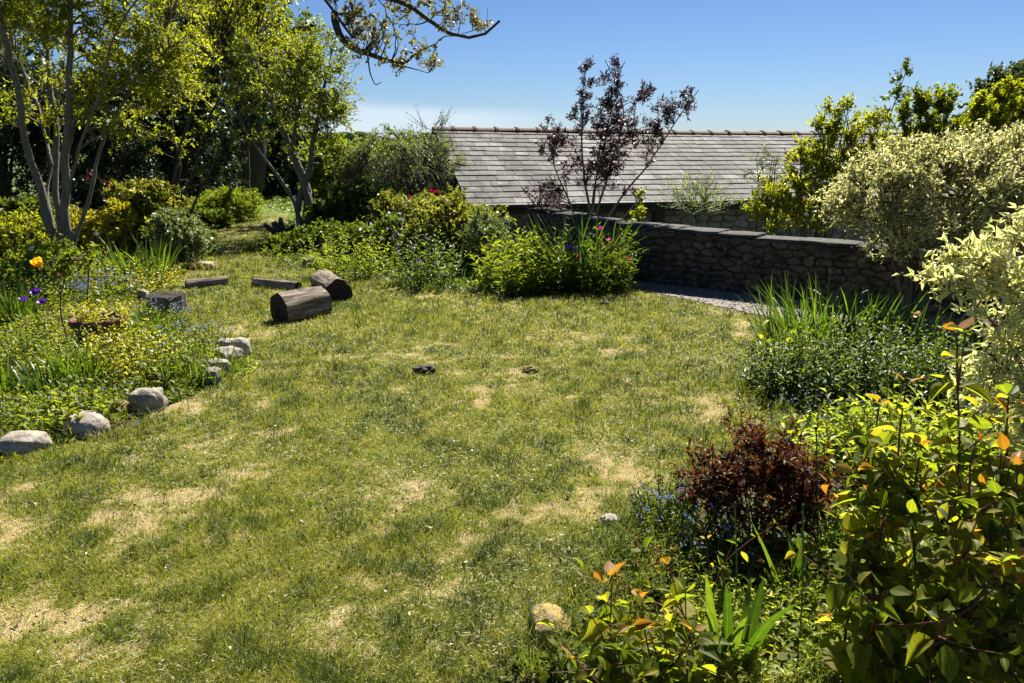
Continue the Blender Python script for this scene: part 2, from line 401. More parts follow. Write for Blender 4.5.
# ------------------------------------------------------------------ plant generator
def plant(name, label, cat, base, blobs, lmat, bmat, stems=None, nb=20, nt=6, nl=8, tl=.25, leaf=(.04, .02), tpl=T_R, r0=.012, up=.35, droop=0., tw=.0018,
          group=None, seed=1, shell=.45, trunkname='stems', lup=.8, lspread=.9, tdir=.6, tstart=.35, nmain=3, wig=.06, flowers=None, limbname='branch_network', leafname='foliage', topbias=0.0, sides=6, size_var=.45, low=-.85, snap=0):
    global rng
    rng = np.random.default_rng(seed*7919+13)
    base = np.asarray(base, float); root = thing(name, label, cat, base, group=group)
    blobs = [np.asarray(b, float) for b in blobs]
    SP, SR, SD = [], [], []; tp = []
    if stems is None:
        stems = []
        for b in blobs:
            for i in range(nmain):
                d = rdir(1, .6)[0]; e = b[:3]+d*b[3:6]*.45; m = e*np.array([.45, .45, .6])+rng.normal(size=3)*.05*np.abs(b[3:6])
                s0 = np.array([rng.normal()*.02, rng.normal()*.02, -.02])
                stems.append(([s0, m, e], r0, r0*.35))
    for i, (poly, ra, rb) in enumerate(stems):
        poly = np.asarray(poly, float); L = np.linalg.norm(np.diff(poly, axis=0), axis=1).sum()
        q = resample(poly, 24, wig*min(1, L), seed+i)
        if snap and i and SP:
            A = np.concatenate(SP); dd_ = np.linalg.norm(A-q[0], axis=1); k_ = dd_.argmin()
            if dd_[k_] < snap: q = q+(A[k_]-q[0])*(1-np.linspace(0, 1, 24)[:, None])
        rr = np.linspace(ra, rb, 24)**1.0
        rr = rb+(ra-rb)*(1-np.linspace(0, 1, 24))**1.2
        tp.append(tubes(q[None], rr[None], sides)); SP.append(q); SR.append(rr); SD.append(nrm(np.gradient(q, axis=0)))
    SP = np.concatenate(SP); SR = np.concatenate(SR); SD = np.concatenate(SD)
    if trunkname == 'stems' and len(tp) <= 40:
        for q_ in tp: mesh_np('stem', q_[0], q_[1], bmat, root)
    else: tv = cat_(tp); mesh_np(trunkname, tv[0], tv[1], bmat, root)
    tips, outs = [], []
    for b in blobs:
        k = int(round(nb*(b[6] if len(b) > 6 else 1))); d = rdir(k*3, .15); d = d[d[:, 2] > low][:k]; k = len(d)
        rad = shell+(1-shell)*rng.random(k)**.6
        rad *= 1+.35*(fbm(d*1.7+b[:3]*.7, seed+3, 2)-.5)*2*.6
        if topbias: rad *= 1+topbias*np.clip(d[:, 2], 0, 1)*rng.random(k)
        tips.append(b[:3]+d*b[3:6]*rad[:, None]); outs.append(d)
    tips = np.concatenate(tips); outs = np.concatenate(outs); n = len(tips)
    dist = np.linalg.norm(tips[:, None]-SP[None], axis=2); sc = dist*(1+.35*rng.random(dist.shape))+.6*np.maximum(0, SP[None, :, 2]-tips[:, None, 2])+ .25*np.maximum(0, .2*tips[:, 2:3].max()-SP[None, :, 2])
    idx = sc.argmin(1); o = SP[idx]; r = np.minimum(SR[idx]*.6, .004+.012*dist[np.arange(n), idx]); od = SD[idx]
    m = 9; t = np.linspace(0, 1, m)[None, :, None]; D = np.linalg.norm(tips-o, axis=1)[:, None]
    mid = (o+tips)/2+od*D*.25+np.array([0, 0, .08])*D+rng.normal(size=(n, 3))*.08*D
    pth = (1-t)**2*o[:, None]+2*t*(1-t)*mid[:, None]+t*t*tips[:, None]
    pth[:, 1:] += (vnoise(pth*6/np.maximum(.3, D.mean()), seed+9)[..., None][:, 1:]-.5)*.10*D[:, None]
    rr = r[:, None]*(1-np.linspace(0, 1, m))[None]+tw*1.2
    bp = [tubes(pth, rr, 4)]
    # twigs
    N = n*nt; bi = np.repeat(np.arange(n), nt); tt = tstart+(1-tstart)*rng.random(N)**.7; tt[::nt] = 1.0
    f = tt*(m-1); i0 = np.minimum(f.astype(int), m-2); w_ = (f-i0)[:, None]
    tpos = pth[bi, i0]*(1-w_)+pth[bi, i0+1]*w_; td = nrm(pth[bi, i0+1]-pth[bi, i0])
    dd = nrm(td*tdir+rdir(N)*.75+outs[bi]*.35+np.array([0, 0, up]))
    ln = tl*rng.uniform(.45, 1.25, N)*(1.25-.5*tt)
    s = np.linspace(0, 1, 4)[None, :, None]
    tw_p = tpos[:, None]+dd[:, None]*s*ln[:, None, None]+np.array([0, 0, -1.])*(s**2)*droop*ln[:, None, None]+rng.normal(size=(N, 4, 3))*ln[:, None, None]*.04*s
    bp.append(tubes(tw_p, np.full((N, 4), tw)*np.array([1.3, 1., .8, .5]), 3))
    # unify to quads
    bv = cat_(bp); mesh_np(limbname, bv[0], bv[1], bmat, root)
    M = N*nl; ti = np.repeat(np.arange(N), nl); u = .1+.9*rng.random(M); g = u*3; j0 = np.minimum(g.astype(int), 2); w2 = (g-j0)[:, None]
    lp = tw_p[ti, j0]*(1-w2)+tw_p[ti, j0+1]*w2; ldr = nrm(tw_p[ti, j0+1]-tw_p[ti, j0])
    ld_ = nrm(ldr*.55+rdir(M)*lspread); ln_ = nrm(rng.normal(size=(M, 3))*.7+np.array([0, 0, lup]))
    sz = leaf[0]*(1-size_var+2*size_var*rng.random(M)); rnd = np.clip(.5*rng.random(M)+.5*rng.random(N)[ti], 0, 1)
    S = scatter(tpl, lp, ld_, ln_, sz, sz*leaf[1]/leaf[0], rnd)
    mesh_np(leafname, S[0], S[1], lmat, root, uv=S[2], rnd=S[3])
    if flowers:
        for (fn, fmat, cnt, fs, toponly) in flowers:
            cand = np.where(tw_p[:, -1, 2] > np.quantile(tw_p[:, -1, 2], toponly))[0]; c = rng.choice(cand, min(cnt, len(cand)), replace=False)
            blossom(fn, tw_p[c, -1], fs, fmat, root)
    root['n'] = int(M); del root['n']
    return root
T_PET = leaf_tpl([(0, .12), (.5, .45), (.85, .4), (1, .1)], 3, .1, -.25)
def blossom(name, pos, size, mat, parent, npet=5, el=.5, tpl=T_PET, wr=.9):
    n = len(pos)
    if 1 < n <= 100:
        for q_ in range(n): blossom('flower', pos[q_:q_+1], size, mat, parent, npet, el, tpl, wr)
        return
    az0 = rng.random(n)*2*pi; parts = []
    ax = nrm(rng.normal(size=(n, 3))*.45+np.array([0, -.35, .8]))
    x = nrm(np.cross(ax, np.array([.3, 1., .1]))); y = np.cross(ax, x)
    for k in range(npet):
        a = az0+k*2*pi/npet; r = np.cos(a)[:, None]*x+np.sin(a)[:, None]*y
        d = nrm(r*math.cos(el)+ax*math.sin(el)); parts.append(scatter(tpl, pos, d, ax, size, size*wr))
    S = cat_(parts); return mesh_np(name, S[0], S[1], mat, parent, uv=S[2], rnd=S[3])

def px_poly(base, Y, pts, dy=0.0):
    """polyline traced in the depth plane Y (+ optional depth offsets), local to base"""
    out = []
    for i, q in enumerate(pts):
        yy = Y+(q[2] if len(q) > 2 else 0); out.append(P(q[0], q[1], yy)-base)
    return np.array(out)
def BL(base, px, py, Y, rx, rz, ry=None, w=1.0):
    s = PX(Y); c = P(px, py, Y)-base
    return (*c, rx*s, (rx if ry is None else ry)*s, rz*s, w)

def strapclump(name, label, cat, base, n, h, w, spread, mat, bend=(.4, 1.6), el=(1.1, 1.5), nseg=5, group=None, seed=1, cols=2, lean=None, flowers=None, leafname='leaves', hv=.35, ecc=1.0):
    global rng; rng = np.random.default_rng(seed*101+7)
    root = thing(name, label, cat, base, group=group)
    r = spread*np.sqrt(rng.random(n)); a = rng.random(n)*2*pi; b = np.stack([r*np.cos(a)*ecc, r*np.sin(a), 0*r-.01], 1)
    az = a+rng.normal(size=n)*.8
    S = straps(b, az, rng.uniform(*el, n), h*rng.uniform(1-hv, 1+hv*.3, n), w*rng.uniform(.7, 1.2, n), rng.uniform(*bend, n)*rng.random(n)**.5, nseg, cols)
    mesh_np(leafname, S[0], S[1], mat, root, uv=S[2], rnd=S[3])
    if flowers:
        fn, fm, cnt, fs, sm = flowers; k = rng.choice(n, cnt); p0 = b[k]; q = p0+np.stack([rng.normal(size=cnt)*.08, rng.normal(size=cnt)*.08, h*rng.uniform(.85, 1.1, cnt)], 1)
        tt = np.linspace(0, 1, 5)[None, :, None]; pt = p0[:, None]*(1-tt)+q[:, None]*tt; tv = tubes(pt, np.full((cnt, 5), .003), 4); mesh_np('flower_stalks', tv[0], tv[1], sm, root)
        blossom(fn, q, fs, fm, root)
    return root
def herb(name, label, cat, base, rad, h, n, nl, leaf, mat, smat, tpl=T_R, seed=1, group=None, flowers=None, ecc=1.0, lup=.8, lean=.35, opp=False, top=.0):
    """clump of upright leafy stems"""
    global rng; rng = np.random.default_rng(seed*313+5)
    root = thing(name, label, cat, base, group=group)
    r = rad*np.sqrt(rng.random(n)); a = rng.random(n)*2*pi; b = np.stack([r*np.cos(a)*ecc, r*np.sin(a), 0*r-.01], 1)
    hh = h*(1-.45*(r/rad)**2)*rng.uniform(.65, 1.12, n); d = np.stack([np.cos(a)*lean*r/rad+rng.normal(size=n)*.12, np.sin(a)*lean*r/rad+rng.normal(size=n)*.12, 0*a+1], 1)
    t = np.linspace(0, 1, 5)[None, :, None]; pt = b[:, None]+d[:, None]*t*hh[:, None, None]+rng.normal(size=(n, 5, 3))*.02*h*t
    if n <= 16:
        for q_ in range(n): tv = tubes(pt[q_:q_+1], np.full((1, 5), .0028)*np.linspace(1.2, .6, 5), 3); mesh_np('stem', tv[0], tv[1], smat, root)
    else: tv = tubes(pt, np.full((n, 5), .0028)*np.linspace(1.2, .6, 5), 3); mesh_np('stems', tv[0], tv[1], smat, root)
    M = n*nl; si = np.repeat(np.arange(n), nl); u = np.tile(np.linspace(.12, 1, nl), n); f = u*4; i0 = np.minimum(f.astype(int), 3); w_ = (f-i0)[:, None]
    lp = pt[si, i0]*(1-w_)+pt[si, i0+1]*w_; az = np.tile(np.arange(nl), n)*2.4+si*1.7+rng.normal(size=M)*.3
    ld_ = nrm(np.stack([np.cos(az), np.sin(az), .15+.7*u+rng.normal(size=M)*.25], 1)); sz = leaf[0]*(1.15-.55*u)*rng.uniform(.7, 1.15, M)
    S = scatter(tpl, lp, ld_, np.stack([0*az, 0*az, 0*az+1], 1)+rng.normal(size=(M, 3))*.25, sz, sz*leaf[1]/leaf[0], np.clip(.6*rng.random(M)+.4*u-top*0, 0, 1))
    mesh_np('leaves', S[0], S[1], mat, root, uv=S[2], rnd=S[3])
    if flowers:
        fn, fm, cnt, fs, sp = flowers; k = rng.choice(n, cnt); q = pt[k, -1]+rng.normal(size=(cnt, 3))*np.array([sp, sp, sp*.5])+np.array([0, 0, .01])
        blossom(fn, q, fs, fm, root)
    return root

# ------------------------------------------------------------------ materials
M = {}
M['bark'] = bark_mat('bark_grey', (.07, .06, .05), (.20, .175, .15), (.13, .14, .09))
M['bark_dark'] = bark_mat('bark_dark', (.03, .025, .02), (.09, .075, .06), (.06, .065, .035))
M['twig'] = bark_mat('twig', (.06, .045, .035), (.14, .11, .085))
M['stem_g'] = plain_mat('green_stem', (.10, .16, .04))
M['stem_r'] = plain_mat('red_stem', (.10, .03, .025))
M['willow'] = leaf_mat('leaf_spring_green', [(.09, .12, .012), (.19, .22, .018), (.30, .32, .028)], .62)
M['yellowgreen'] = leaf_mat('leaf_yellow_green', [(.12, .15, .015), (.26, .28, .02), (.42, .40, .032)], .62)
M['dark'] = leaf_mat('leaf_dark', [(.012, .025, .008), (.03, .055, .016), (.06, .09, .025)], .2, spec=.5)
M['conifer'] = leaf_mat('leaf_conifer', [(.012, .022, .01), (.022, .04, .015), (.04, .06, .02)], .1)
M['mid'] = leaf_mat('leaf_mid_green', [(.045, .07, .010), (.095, .13, .015), (.16, .19, .025)], .52, spec=.22)
M['fresh'] = leaf_mat('leaf_fresh_green', [(.08, .12, .012), (.17, .215, .018), (.30, .32, .03)], .56, spec=.22)
M['golden'] = leaf_mat('leaf_golden', [(.22, .24, .025), (.42, .38, .03), (.60, .50, .06)], .45, tint=(1.2, 1.15, .4))
M['varieg'] = leaf_mat('leaf_cream_margin', [(.05, .10, .02), (.10, .16, .03)], .35, margin=(.55, .52, .26), tint=(1.15, 1.15, .7))
M['willow_v'] = leaf_mat('leaf_dappled_willow', [(.12, .16, .03), (.36, .38, .12), (.70, .67, .42), (.78, .70, .54)], .5, tint=(1.1, 1.1, .7), vein=False)
M['willow_vd'] = leaf_mat('leaf_dappled_willow_near', [(.12, .19, .03), (.30, .36, .08), (.60, .60, .28), (.75, .66, .46)], .5, tint=(1.1, 1.12, .65), margin=(.78, .75, .50), mfrac=.5)
M['arch'] = leaf_mat('leaf_arching', [(.08, .12, .03), (.17, .22, .05), (.28, .33, .09)], .5, spec=.2)
M['purple'] = leaf_mat('leaf_purple', [(.025, .015, .018), (.05, .028, .032), (.09, .055, .06)], .28, tint=(1.25, .8, .9), spec=.4)
M['bronze'] = leaf_mat('leaf_bronze', [(.022, .012, .009), (.05, .022, .013), (.085, .035, .018), (.10, .10, .02), (.20, .09, .03)], .52, tint=(1.45, .85, .5), spec=.3, rough=.5)
M['grey'] = leaf_mat('leaf_grey_green', [(.07, .11, .045), (.13, .18, .06), (.19, .24, .09)], .4)
M['tip'] = leaf_mat('leaf_pieris', [(.04, .07, .012), (.09, .13, .02), (.26, .26, .04), (.52, .42, .12)], .48, spec=.25)
M['oak'] = leaf_mat('leaf_oak_young', [(.12, .11, .045), (.22, .19, .09), (.32, .27, .14)], .4)
M['oakd'] = leaf_mat('leaf_oak_far', [(.035, .05, .015), (.07, .09, .03), (.11, .13, .04)], .3)
M['strap'] = leaf_mat('leaf_strap', [(.05, .10, .012), (.09, .155, .016), (.17, .23, .03)], .42, rough=.4, spec=.4)
M['strapdry'] = leaf_mat('leaf_strap_dry', [(.25, .20, .07), (.42, .34, .14), (.12, .16, .03)], .4)
M['straply'] = leaf_mat('leaf_strap_blue', [(.04, .08, .02), (.07, .12, .025), (.11, .17, .035)], .35, rough=.35, spec=.5)
M['ley'] = leaf_mat('leaf_honeysuckle', [(.06, .09, .010), (.13, .17, .015), (.23, .26, .025), (.34, .28, .04)], .7, rough=.5, spec=.2)
M['leyo'] = leaf_mat('leaf_orange_tip', [(.16, .13, .02), (.30, .13, .03), (.34, .25, .03), (.52, .36, .05)], .55, tint=(1.5, 1.0, .4), rough=.5, spec=.3)
M['lush'] = leaf_mat('leaf_lush', [(.11, .16, .018), (.24, .29, .03), (.44, .45, .09)], .5)
M['mint'] = leaf_mat('leaf_mint', [(.045, .075, .012), (.09, .135, .018), (.17, .21, .035)], .5, spec=.35)
M['redfl'] = leaf_mat('petal_red', [(.12, .008, .015), (.25, .015, .04)], .4, tint=(1.4, .6, .6), vein=False)
M['bluefl'] = leaf_mat('petal_blue', [(.22, .28, .58), (.40, .46, .76)], .3, tint=(1, 1, 1.2), vein=False)
M['purplefl'] = leaf_mat('petal_purple', [(.10, .03, .30), (.22, .06, .42)], .35, tint=(1, .8, 1.2), vein=False)
M['pinkfl'] = leaf_mat('petal_pink', [(.45, .05, .22), (.6, .12, .30)], .4, tint=(1.2, .8, 1), vein=False)
M['yellowfl'] = leaf_mat('petal_yellow', [(.80, .56, .02), (.85, .65, .05)], .4, tint=(1.2, 1, .5), vein=False)
M['paleyel'] = leaf_mat('petal_pale_yellow', [(.80, .66, .25), (.85, .75, .40)], .4, tint=(1.1, 1, .7), vein=False)
M['orangefl'] = leaf_mat('petal_orange', [(.75, .22, .02), (.8, .3, .03)], .4, tint=(1.2, .9, .5), vein=False)
M['whitefl'] = leaf_mat('petal_white', [(.7, .68, .6), (.8, .8, .72)], .4, tint=(1, 1, 1), vein=False)
M['palebl'] = leaf_mat('petal_pale_blue', [(.55, .58, .78), (.68, .70, .85)], .4, tint=(1, 1, 1.1), vein=False)

# ------------------------------------------------------------------ dry stone garden wall
def stone_mat(name, a, b, c, moss=None):
    t = NT(name); co = t.coord(); n = t.noise(9, 5, co, .65); f = t.noise(45, 4, co, .6)
    col = t.ramp(t.attr('rnd'), [(0, a), (.5, b), (1, c)]); col = t.mix(.68, col, t.ramp(n, [(.25, sc3(a, .6)), (.75, sc3(c, 1.25))]))
    if moss: col = t.mix(t.ramp(t.noise(5, 4, co), [(.52, (0, 0, 0)), (.62, (1, 1, 1))]), col, moss)
    col = t.mix(t.ramp(t.noise(17, 4, co), [(.60, (0, 0, 0)), (.66, (.7, .7, .7))]), col, sc3(c, 1.7))
    return t.done(t.bsdf(col, .9, .2, t.math('ADD', n, t.math('MULTIPLY', f, .5)), .8, .02))
def rubble(L, Hh, cw, ch, depth, seed, gap=.008, hts=None, prot=.02, holes=()):
    r = np.random.default_rng(seed); nx_, nz_ = max(2, int(L/cw)), max(2, int(Hh/ch)); sx, sz = L/nx_, Hh/nz_
    I, J = np.meshgrid(np.arange(-1, nx_+1), np.arange(-1, nz_+1)); pts = np.stack([(I+.5+.5*(J % 2)+r.uniform(-.42, .42, I.shape))*sx, (J+.5+r.uniform(-.27, .27, I.shape))*sz], -1).reshape(-1, 2)
    kx = 1.0; kz = cw/ch*.9; V, F, R = [], [], []; off = 0
    for i, p in enumerate(pts):
        if p[0] < -.3*sx or p[0] > L+.3*sx or p[1] < -.3*sz or p[1] > Hh+.3*sz: continue
        t_ = hts(p[0]) if hts else Hh
        poly = [np.array(q, float) for q in ((max(0, p[0]-2*sx), max(0, p[1]-2*sz)), (min(L, p[0]+2*sx), max(0, p[1]-2*sz)), (min(L, p[0]+2*sx), min(t_, p[1]+2*sz)), (max(0, p[0]-2*sx), min(t_, p[1]+2*sz)))]
        d = pts-p; near = np.where((np.abs(d[:, 0]) < 3.2*sx) & (np.abs(d[:, 1]) < 3.2*sz))[0]
        for j in near:
            if j == i: continue
            n_ = d[j]*np.array([kx, kz*kz*.8]); m_ = (pts[j]+p)/2; out_ = []
            for a_ in range(len(poly)):
                A, B = poly[a_], poly[(a_+1) % len(poly)]; da, db = (A-m_)@n_, (B-m_)@n_
                if da <= 0: out_.append(A)
                if (da < 0) != (db < 0) and abs(da-db) > 1e-9: out_.append(A+(B-A)*da/(da-db))
            poly = out_
            if len(poly) < 3: break
        if len(poly) < 3: continue
        poly = np.array(poly); c = poly.mean(0); sz_ = np.abs(poly-c).max(0)
        if sz_.min() < .015 or any(h0 < c[0] < h1 for h0, h1 in holes): continue
        dd = []
        for q in poly:                      # round corners by subdividing the outline
            pass
        m = len(poly); P2 = np.concatenate([[poly[k]*.78+poly[k-1]*.22, poly[k]*.955+c*.045, poly[k]*.78+poly[(k+1) % m]*.22] for k in range(m)]); m = len(P2)
        v_ = P2-c; ln = np.linalg.norm(v_, axis=1, keepdims=True); s0 = np.maximum(.3, 1-gap/ln); pr = prot*r.uniform(.2, 1.3); tilt = r.normal(size=2)*.05
        rings = []
        for f_, y_ in ((1.0, .04), (.985, .0), (.88, -.6*pr), (.55, -pr), (.02, -pr)):
            q = c+v_*s0*f_; yy = np.full(m, y_)+((q-c)@tilt if y_ <= 0 else 0)+(fbm(q*14, seed, 3)-.5)*.028*(y_ < 0); rings.append(np.stack([q[:, 0], yy, q[:, 1]], 1))
        vv = np.concatenate(rings); k = np.arange(m); k2 = (k+1) % m
        ff = np.concatenate([np.stack([a_*m+k, a_*m+k2, (a_+1)*m+k2, (a_+1)*m+k], 1) for a_ in range(4)])
        V.append(vv); F.append(ff+off); off += len(vv); R.append(np.full(len(ff), r.random()))
    return np.concatenate(V), np.concatenate(F), np.concatenate(R)
def masonry(length, height, rh, rw, depth, seed, face=1, protrude=.012, gap=.008, hts=None):
    """stones in wall space: x along, z up, outer face at y=0 (towards -y). hts(x): top height"""
    r = np.random.default_rng(seed); Vs, Fs, R = [], [], []; z = 0; off = 0; k = 0
    while z < height:
        h = r.uniform(*rh); x = -r.uniform(0, rw[1]); 
        while x < length:
            w_ = r.uniform(*rw); hj = h*(1 if r.random() < .8 else r.uniform(.5, .9))
            top = (hts(x+w_/2) if hts else height)
            x0 = max(0, x); x1 = min(length, x+w_)
            zt = min(z+hj, top)
            if zt-z > .02 and x1-x0 > .03:
                v = rockV(CS3, (x1-x0-gap, depth, zt-z-gap), .80, .10, 1.3, k); 
                v[:, 1] += depth/2-protrude*r.random()*2; v[:, 0] += (x0+x1)/2; v[:, 2] += (z+zt)/2
                v[:, 2] += (fbm(np.stack([v[:, 0]*2.2, v[:, 1]*0+z], 1), seed, 2)-.5)*.06
                Vs.append(v); Fs.append(CS3[1]+off); off += len(v); R.append(np.full(len(CS3[1]), r.random())); k += 1
            x += w_
        z += h
    return np.concatenate(Vs), np.concatenate(Fs), np.concatenate(R)
def box(x0, x1, y0, y1, z0, z1):
    V = np.array([(x, y, z) for x in (x0, x1) for y in (y0, y1) for z in (z0, z1)], float)
    F = np.array([(0, 1, 3, 2), (4, 6, 7, 5), (0, 4, 5, 1), (2, 3, 7, 6), (0, 2, 6, 4), (1, 5, 7, 3)]); return V, F
M['wallstone'] = stone_mat('wall_stone', (.02, .015, .012), (.05, .038, .030), (.13, .105, .082), (.035, .04, .02))
M['mortar'] = plain_mat('dark_mortar', (.06, .05, .04), .95, .1)
M['slab'] = stone_mat('coping_slate', (.022, .022, .023), (.04, .04, .04), (.07, .068, .064), (.035, .04, .02))
M['barnstone'] = stone_mat('barn_stone', (.13, .11, .085), (.21, .18, .15), (.32, .29, .25))
M['barnmortar'] = plain_mat('lime_mortar', (.20, .18, .15), .95, .1)
wa = math.atan2(WD[1], WD[0]); Ls, Le = -1.75, 3.6
wp = W0[:2]+WD*Ls
wall = thing('stone_wall', 'low dark dry stone garden wall with slate coping running beside the gravel strip', 'wall', (wp[0], wp[1], 0), wa)
LW = Le-Ls
top = lambda x: .71-.026*x+.07*max(0, 1.3-x)
V, F, R = rubble(LW, .80, .17, .075, .2, 5, hts=top, gap=.001, prot=.034)
mesh_np('stone_facing', V, F, M['wallstone'], wall, rnd=R, uv=None)
V, F = box(.01, LW-.01, .035, .36, -.6, .60); mesh_np('core', V, F, M['mortar'], wall, smooth=False)
Vs = []; x = 0; r = np.random.default_rng(3); k = 0; off = 0; Fs = []; Rs = []
while x < LW:
    w_ = r.uniform(.35, .6); zt = top(x+w_/2); v = rockV(cubesphere(6), (w_*1.08, .40*r.uniform(.9, 1.06), .045), .82, .16, 2.6, k); v += np.array([x+w_/2, .18, zt+.02+r.normal()*.006]); v[:, 2] += (v[:, 0]-x-w_/2)*r.normal()*.012
    Vs.append(v); f6 = cubesphere(6)[1]; Fs.append(f6+off); off += len(v); Rs.append(np.full(len(f6), r.random())); x += w_; k += 1
mesh_np('coping', np.concatenate(Vs), np.concatenate(Fs), M['slab'], wall, rnd=np.concatenate(Rs))
# ------------------------------------------------------------------ barn with slate roof
E0 = P(473, 202, 13.0); th = math.radians(15.4); bd = np.array([math.cos(th), math.sin(th)]); bn = np.array([-bd[1], bd[0]])
barn = thing('barn', 'low stone barn behind the garden wall under a weathered grey slate roof', 'barn', (E0[0], E0[1], -1.78), th)
ze = E0[2]+1.78; run = 3.26; rise = 1.30; LBN = 13.5
t = NT('roof_slate'); co = t.coord(); n = t.noise(3.0, 5, t.mapping(co, (1, .35, 1)), .7); f = t.noise(50, 4, co)
col = t.ramp(t.attr('rnd'), [(0, (.016, .016, .018)), (.3, (.040, .040, .042)), (.75, (.075, .074, .073)), (1, (.19, .187, .18))])
col = t.mix(t.ramp(n, [(.35, (0, 0, 0)), (.62, (.8, .8, .8))]), col, (.15, .147, .142)); col = t.mix(t.ramp(t.noise(1.1, 5, t.mapping(co, (1, .6, 1)), .7), [(.44, (.8, .8, .8)), (.58, (0, 0, 0))]), col, (.035, .034, .033)); col = t.mix(t.ramp(t.noise(7, 4, t.mapping(co, (1, .25, 1)), .7), [(.58, (0, 0, 0)), (.68, (.6, .6, .6))]), col, (.24, .235, .225))
lich = t.ramp(t.noise(26, 3, co), [(.66, (0, 0, 0)), (.70, (1, 1, 1))]); col = t.mix(t.math('MULTIPLY', lich, .6), col, (.22, .21, .18))
M['slate'] = t.done(t.bsdf(col, .75, .10, f, .5, .012))
roof = thing('tmp', '', ''); bpy.data.objects.remove(roof)
def roofslates(side):
    r = np.random.default_rng(4+side); Vs, Fs, Rs = [], [], []; off = 0; Lsl = math.hypot(run, rise)+.12; nc = 15; g = Lsl/nc; sl = math.atan2(rise, run)
    for c in range(nc):
        wid = .42-.012*c; x = -.12-(wid/2 if c % 2 else 0); s0 = c*g
        while x < LBN+.1:
            ww = wid*r.uniform(.9, 1.08); xa = max(x, -.12); xb = min(x+ww, LBN+.12)
            if xb-xa > .05:
                dz = r.uniform(0, .006); sk = r.normal()*.006; tl_ = r.uniform(-.012, .012)
                # slate as a thin box lying on the slope; s along slope, q normal
                lo = s0-.02+tl_; hi = s0+g+.06; q0 = .020+dz; q1 = .004
                P8 = []
                for xx in (xa+.004, xb-.004):
                    for (s, q) in ((lo+(sk if xx > xa+.1 else 0), q0), (hi, q1)):
                        for th_ in (0, .011): P8.append((xx, s, q+th_))
                P8 = np.array(P8); yy = P8[:, 1]*math.cos(sl)-P8[:, 2]*math.sin(sl); z_ = P8[:, 1]*math.sin(sl)+P8[:, 2]*math.cos(sl)
                sag = -.05*np.sin(np.clip(P8[:, 0]/LBN, 0, 1)*pi)*(P8[:, 1]/Lsl)
                v = np.stack([P8[:, 0], yy-.12 if side == 0 else 2*run-yy+.12, ze-.04+z_+sag], 1)
                ff = np.array([(0, 1, 3, 2), (4, 6, 7, 5), (0, 4, 5, 1), (2, 3, 7, 6), (0, 2, 6, 4), (1, 5, 7, 3)])
                Vs.append(v); Fs.append(ff+off); off += 8; Rs.append(np.full(6, r.random()))
            x += ww
    return np.concatenate(Vs), np.concatenate(Fs), np.concatenate(Rs)
V, F, R = roofslates(0); rf = mesh_np('roof', V, F, M['slate'], barn, rnd=R, smooth=False)
V, F, R = roofslates(1); rf2 = mesh_np('roof', V, F, M['slate'], barn, rnd=R, smooth=False)
# roof deck under slates
V = np.array([(-.1, -.08, ze-.05), (LBN+.1, -.08, ze-.05), (LBN+.1, run, ze+rise-.10), (-.1, run, ze+rise-.10), (LBN+.1, 2*run+.08, ze-.05), (-.1, 2*run+.08, ze-.05)]); F = np.array([(0, 1, 2, 3), (3, 2, 4, 5)])
M['blackwood'] = plain_mat('black_timber', (.015, .015, .016), .6)
mesh_np('roof_deck', V, F, M['blackwood'], rf, smooth=False)
# ridge tiles
t = NT('ridge_tile'); M['ridge'] = t.done(t.bsdf(t.mix(t.noise(14, 4, t.coord()), (.075, .045, .038), (.17, .11, .09)), .85, .2, t.noise(60, 3, t.coord()), .4, .01))
Vs, Fs = [], []; off = 0; x = -.14; r = np.random.default_rng(8)
while x < LBN:
    L_ = .47; a = np.linspace(-1.05, 1.05, 9); o = .13
    for q, (x0, x1, rr) in enumerate(((x, x+L_-.045, .125), (x+L_-.06, x+L_+.0, .142))):
        ring = []
        for rad in (rr, rr-.018):
            for xx in (x0, x1): ring.append(np.stack([np.full(9, xx), run+np.sin(a)*rad*1.35, ze+rise-.055+np.cos(a)*rad+.0*a-.05*math.sin(min(1, max(0, x/LBN))*pi)], 1))
        v = np.concatenate(ring); f = []
        for k in range(8):
            f += [(k, 9+k, 10+k, k+1), (18+k, 19+k, 28+k, 27+k), (k, k+1, 19+k, 18+k), (9+k, 27+k, 28+k, 10+k)]
        f += [(0, 18, 27, 9), (8, 17, 35, 26)]
        Vs.append(v+np.array([0, 0, r.normal()*.004])); Fs.append(np.array(f)+off); off += 36
    x += L_
mesh_np('ridge_tiles', np.concatenate(Vs), np.concatenate(Fs), M['ridge'], rf, smooth=False)
# front wall of stone with dark door openings, gutter and verge boards
opens = [(2.2, 3.0), (5.4, 5.75)]
V, F, R = rubble(LBN, ze-.06, .30, .13, .25, 15, gap=.008, prot=.015, holes=((3.5, 3.8),))
bw = mesh_np('wall', V+np.array([0, .13, 0]), F, M['barnstone'], barn, rnd=R)
parts = [box(.01, LBN-.01, .16, .4, -.5, ze-.05), box(.01, .3, .42, 2*run-.3, -.5, ze-.05), box(LBN-.3, LBN-.01, .42, 2*run-.3, -.5, ze-.05), box(.01, LBN-.01, 2*run-.28, 2*run-.05, -.5, ze-.05)]
c = cat_([(a, b) for a, b in parts]); mesh_np('wall_core', c[0], c[1], M['barnmortar'], bw, smooth=False)
V = np.array([(.02, .3, ze-.05), (.02, 2*run-.3, ze-.05), (.02, run, ze+rise-.15), (.02, run, ze+rise-.151)]); mesh_np('gable', V, np.array([(0, 1, 2, 3)]), M['barnmortar'], barn, smooth=False)
c = cat_([box(3.52, 3.74, .06, .12, 0, ze-.12)]); mesh_np('door_post', c[0], c[1], M['blackwood'], barn, smooth=False)
gut = resample([(-.15, -.19, ze-.075), (LBN+.15, -.19, ze-.075)], 30)
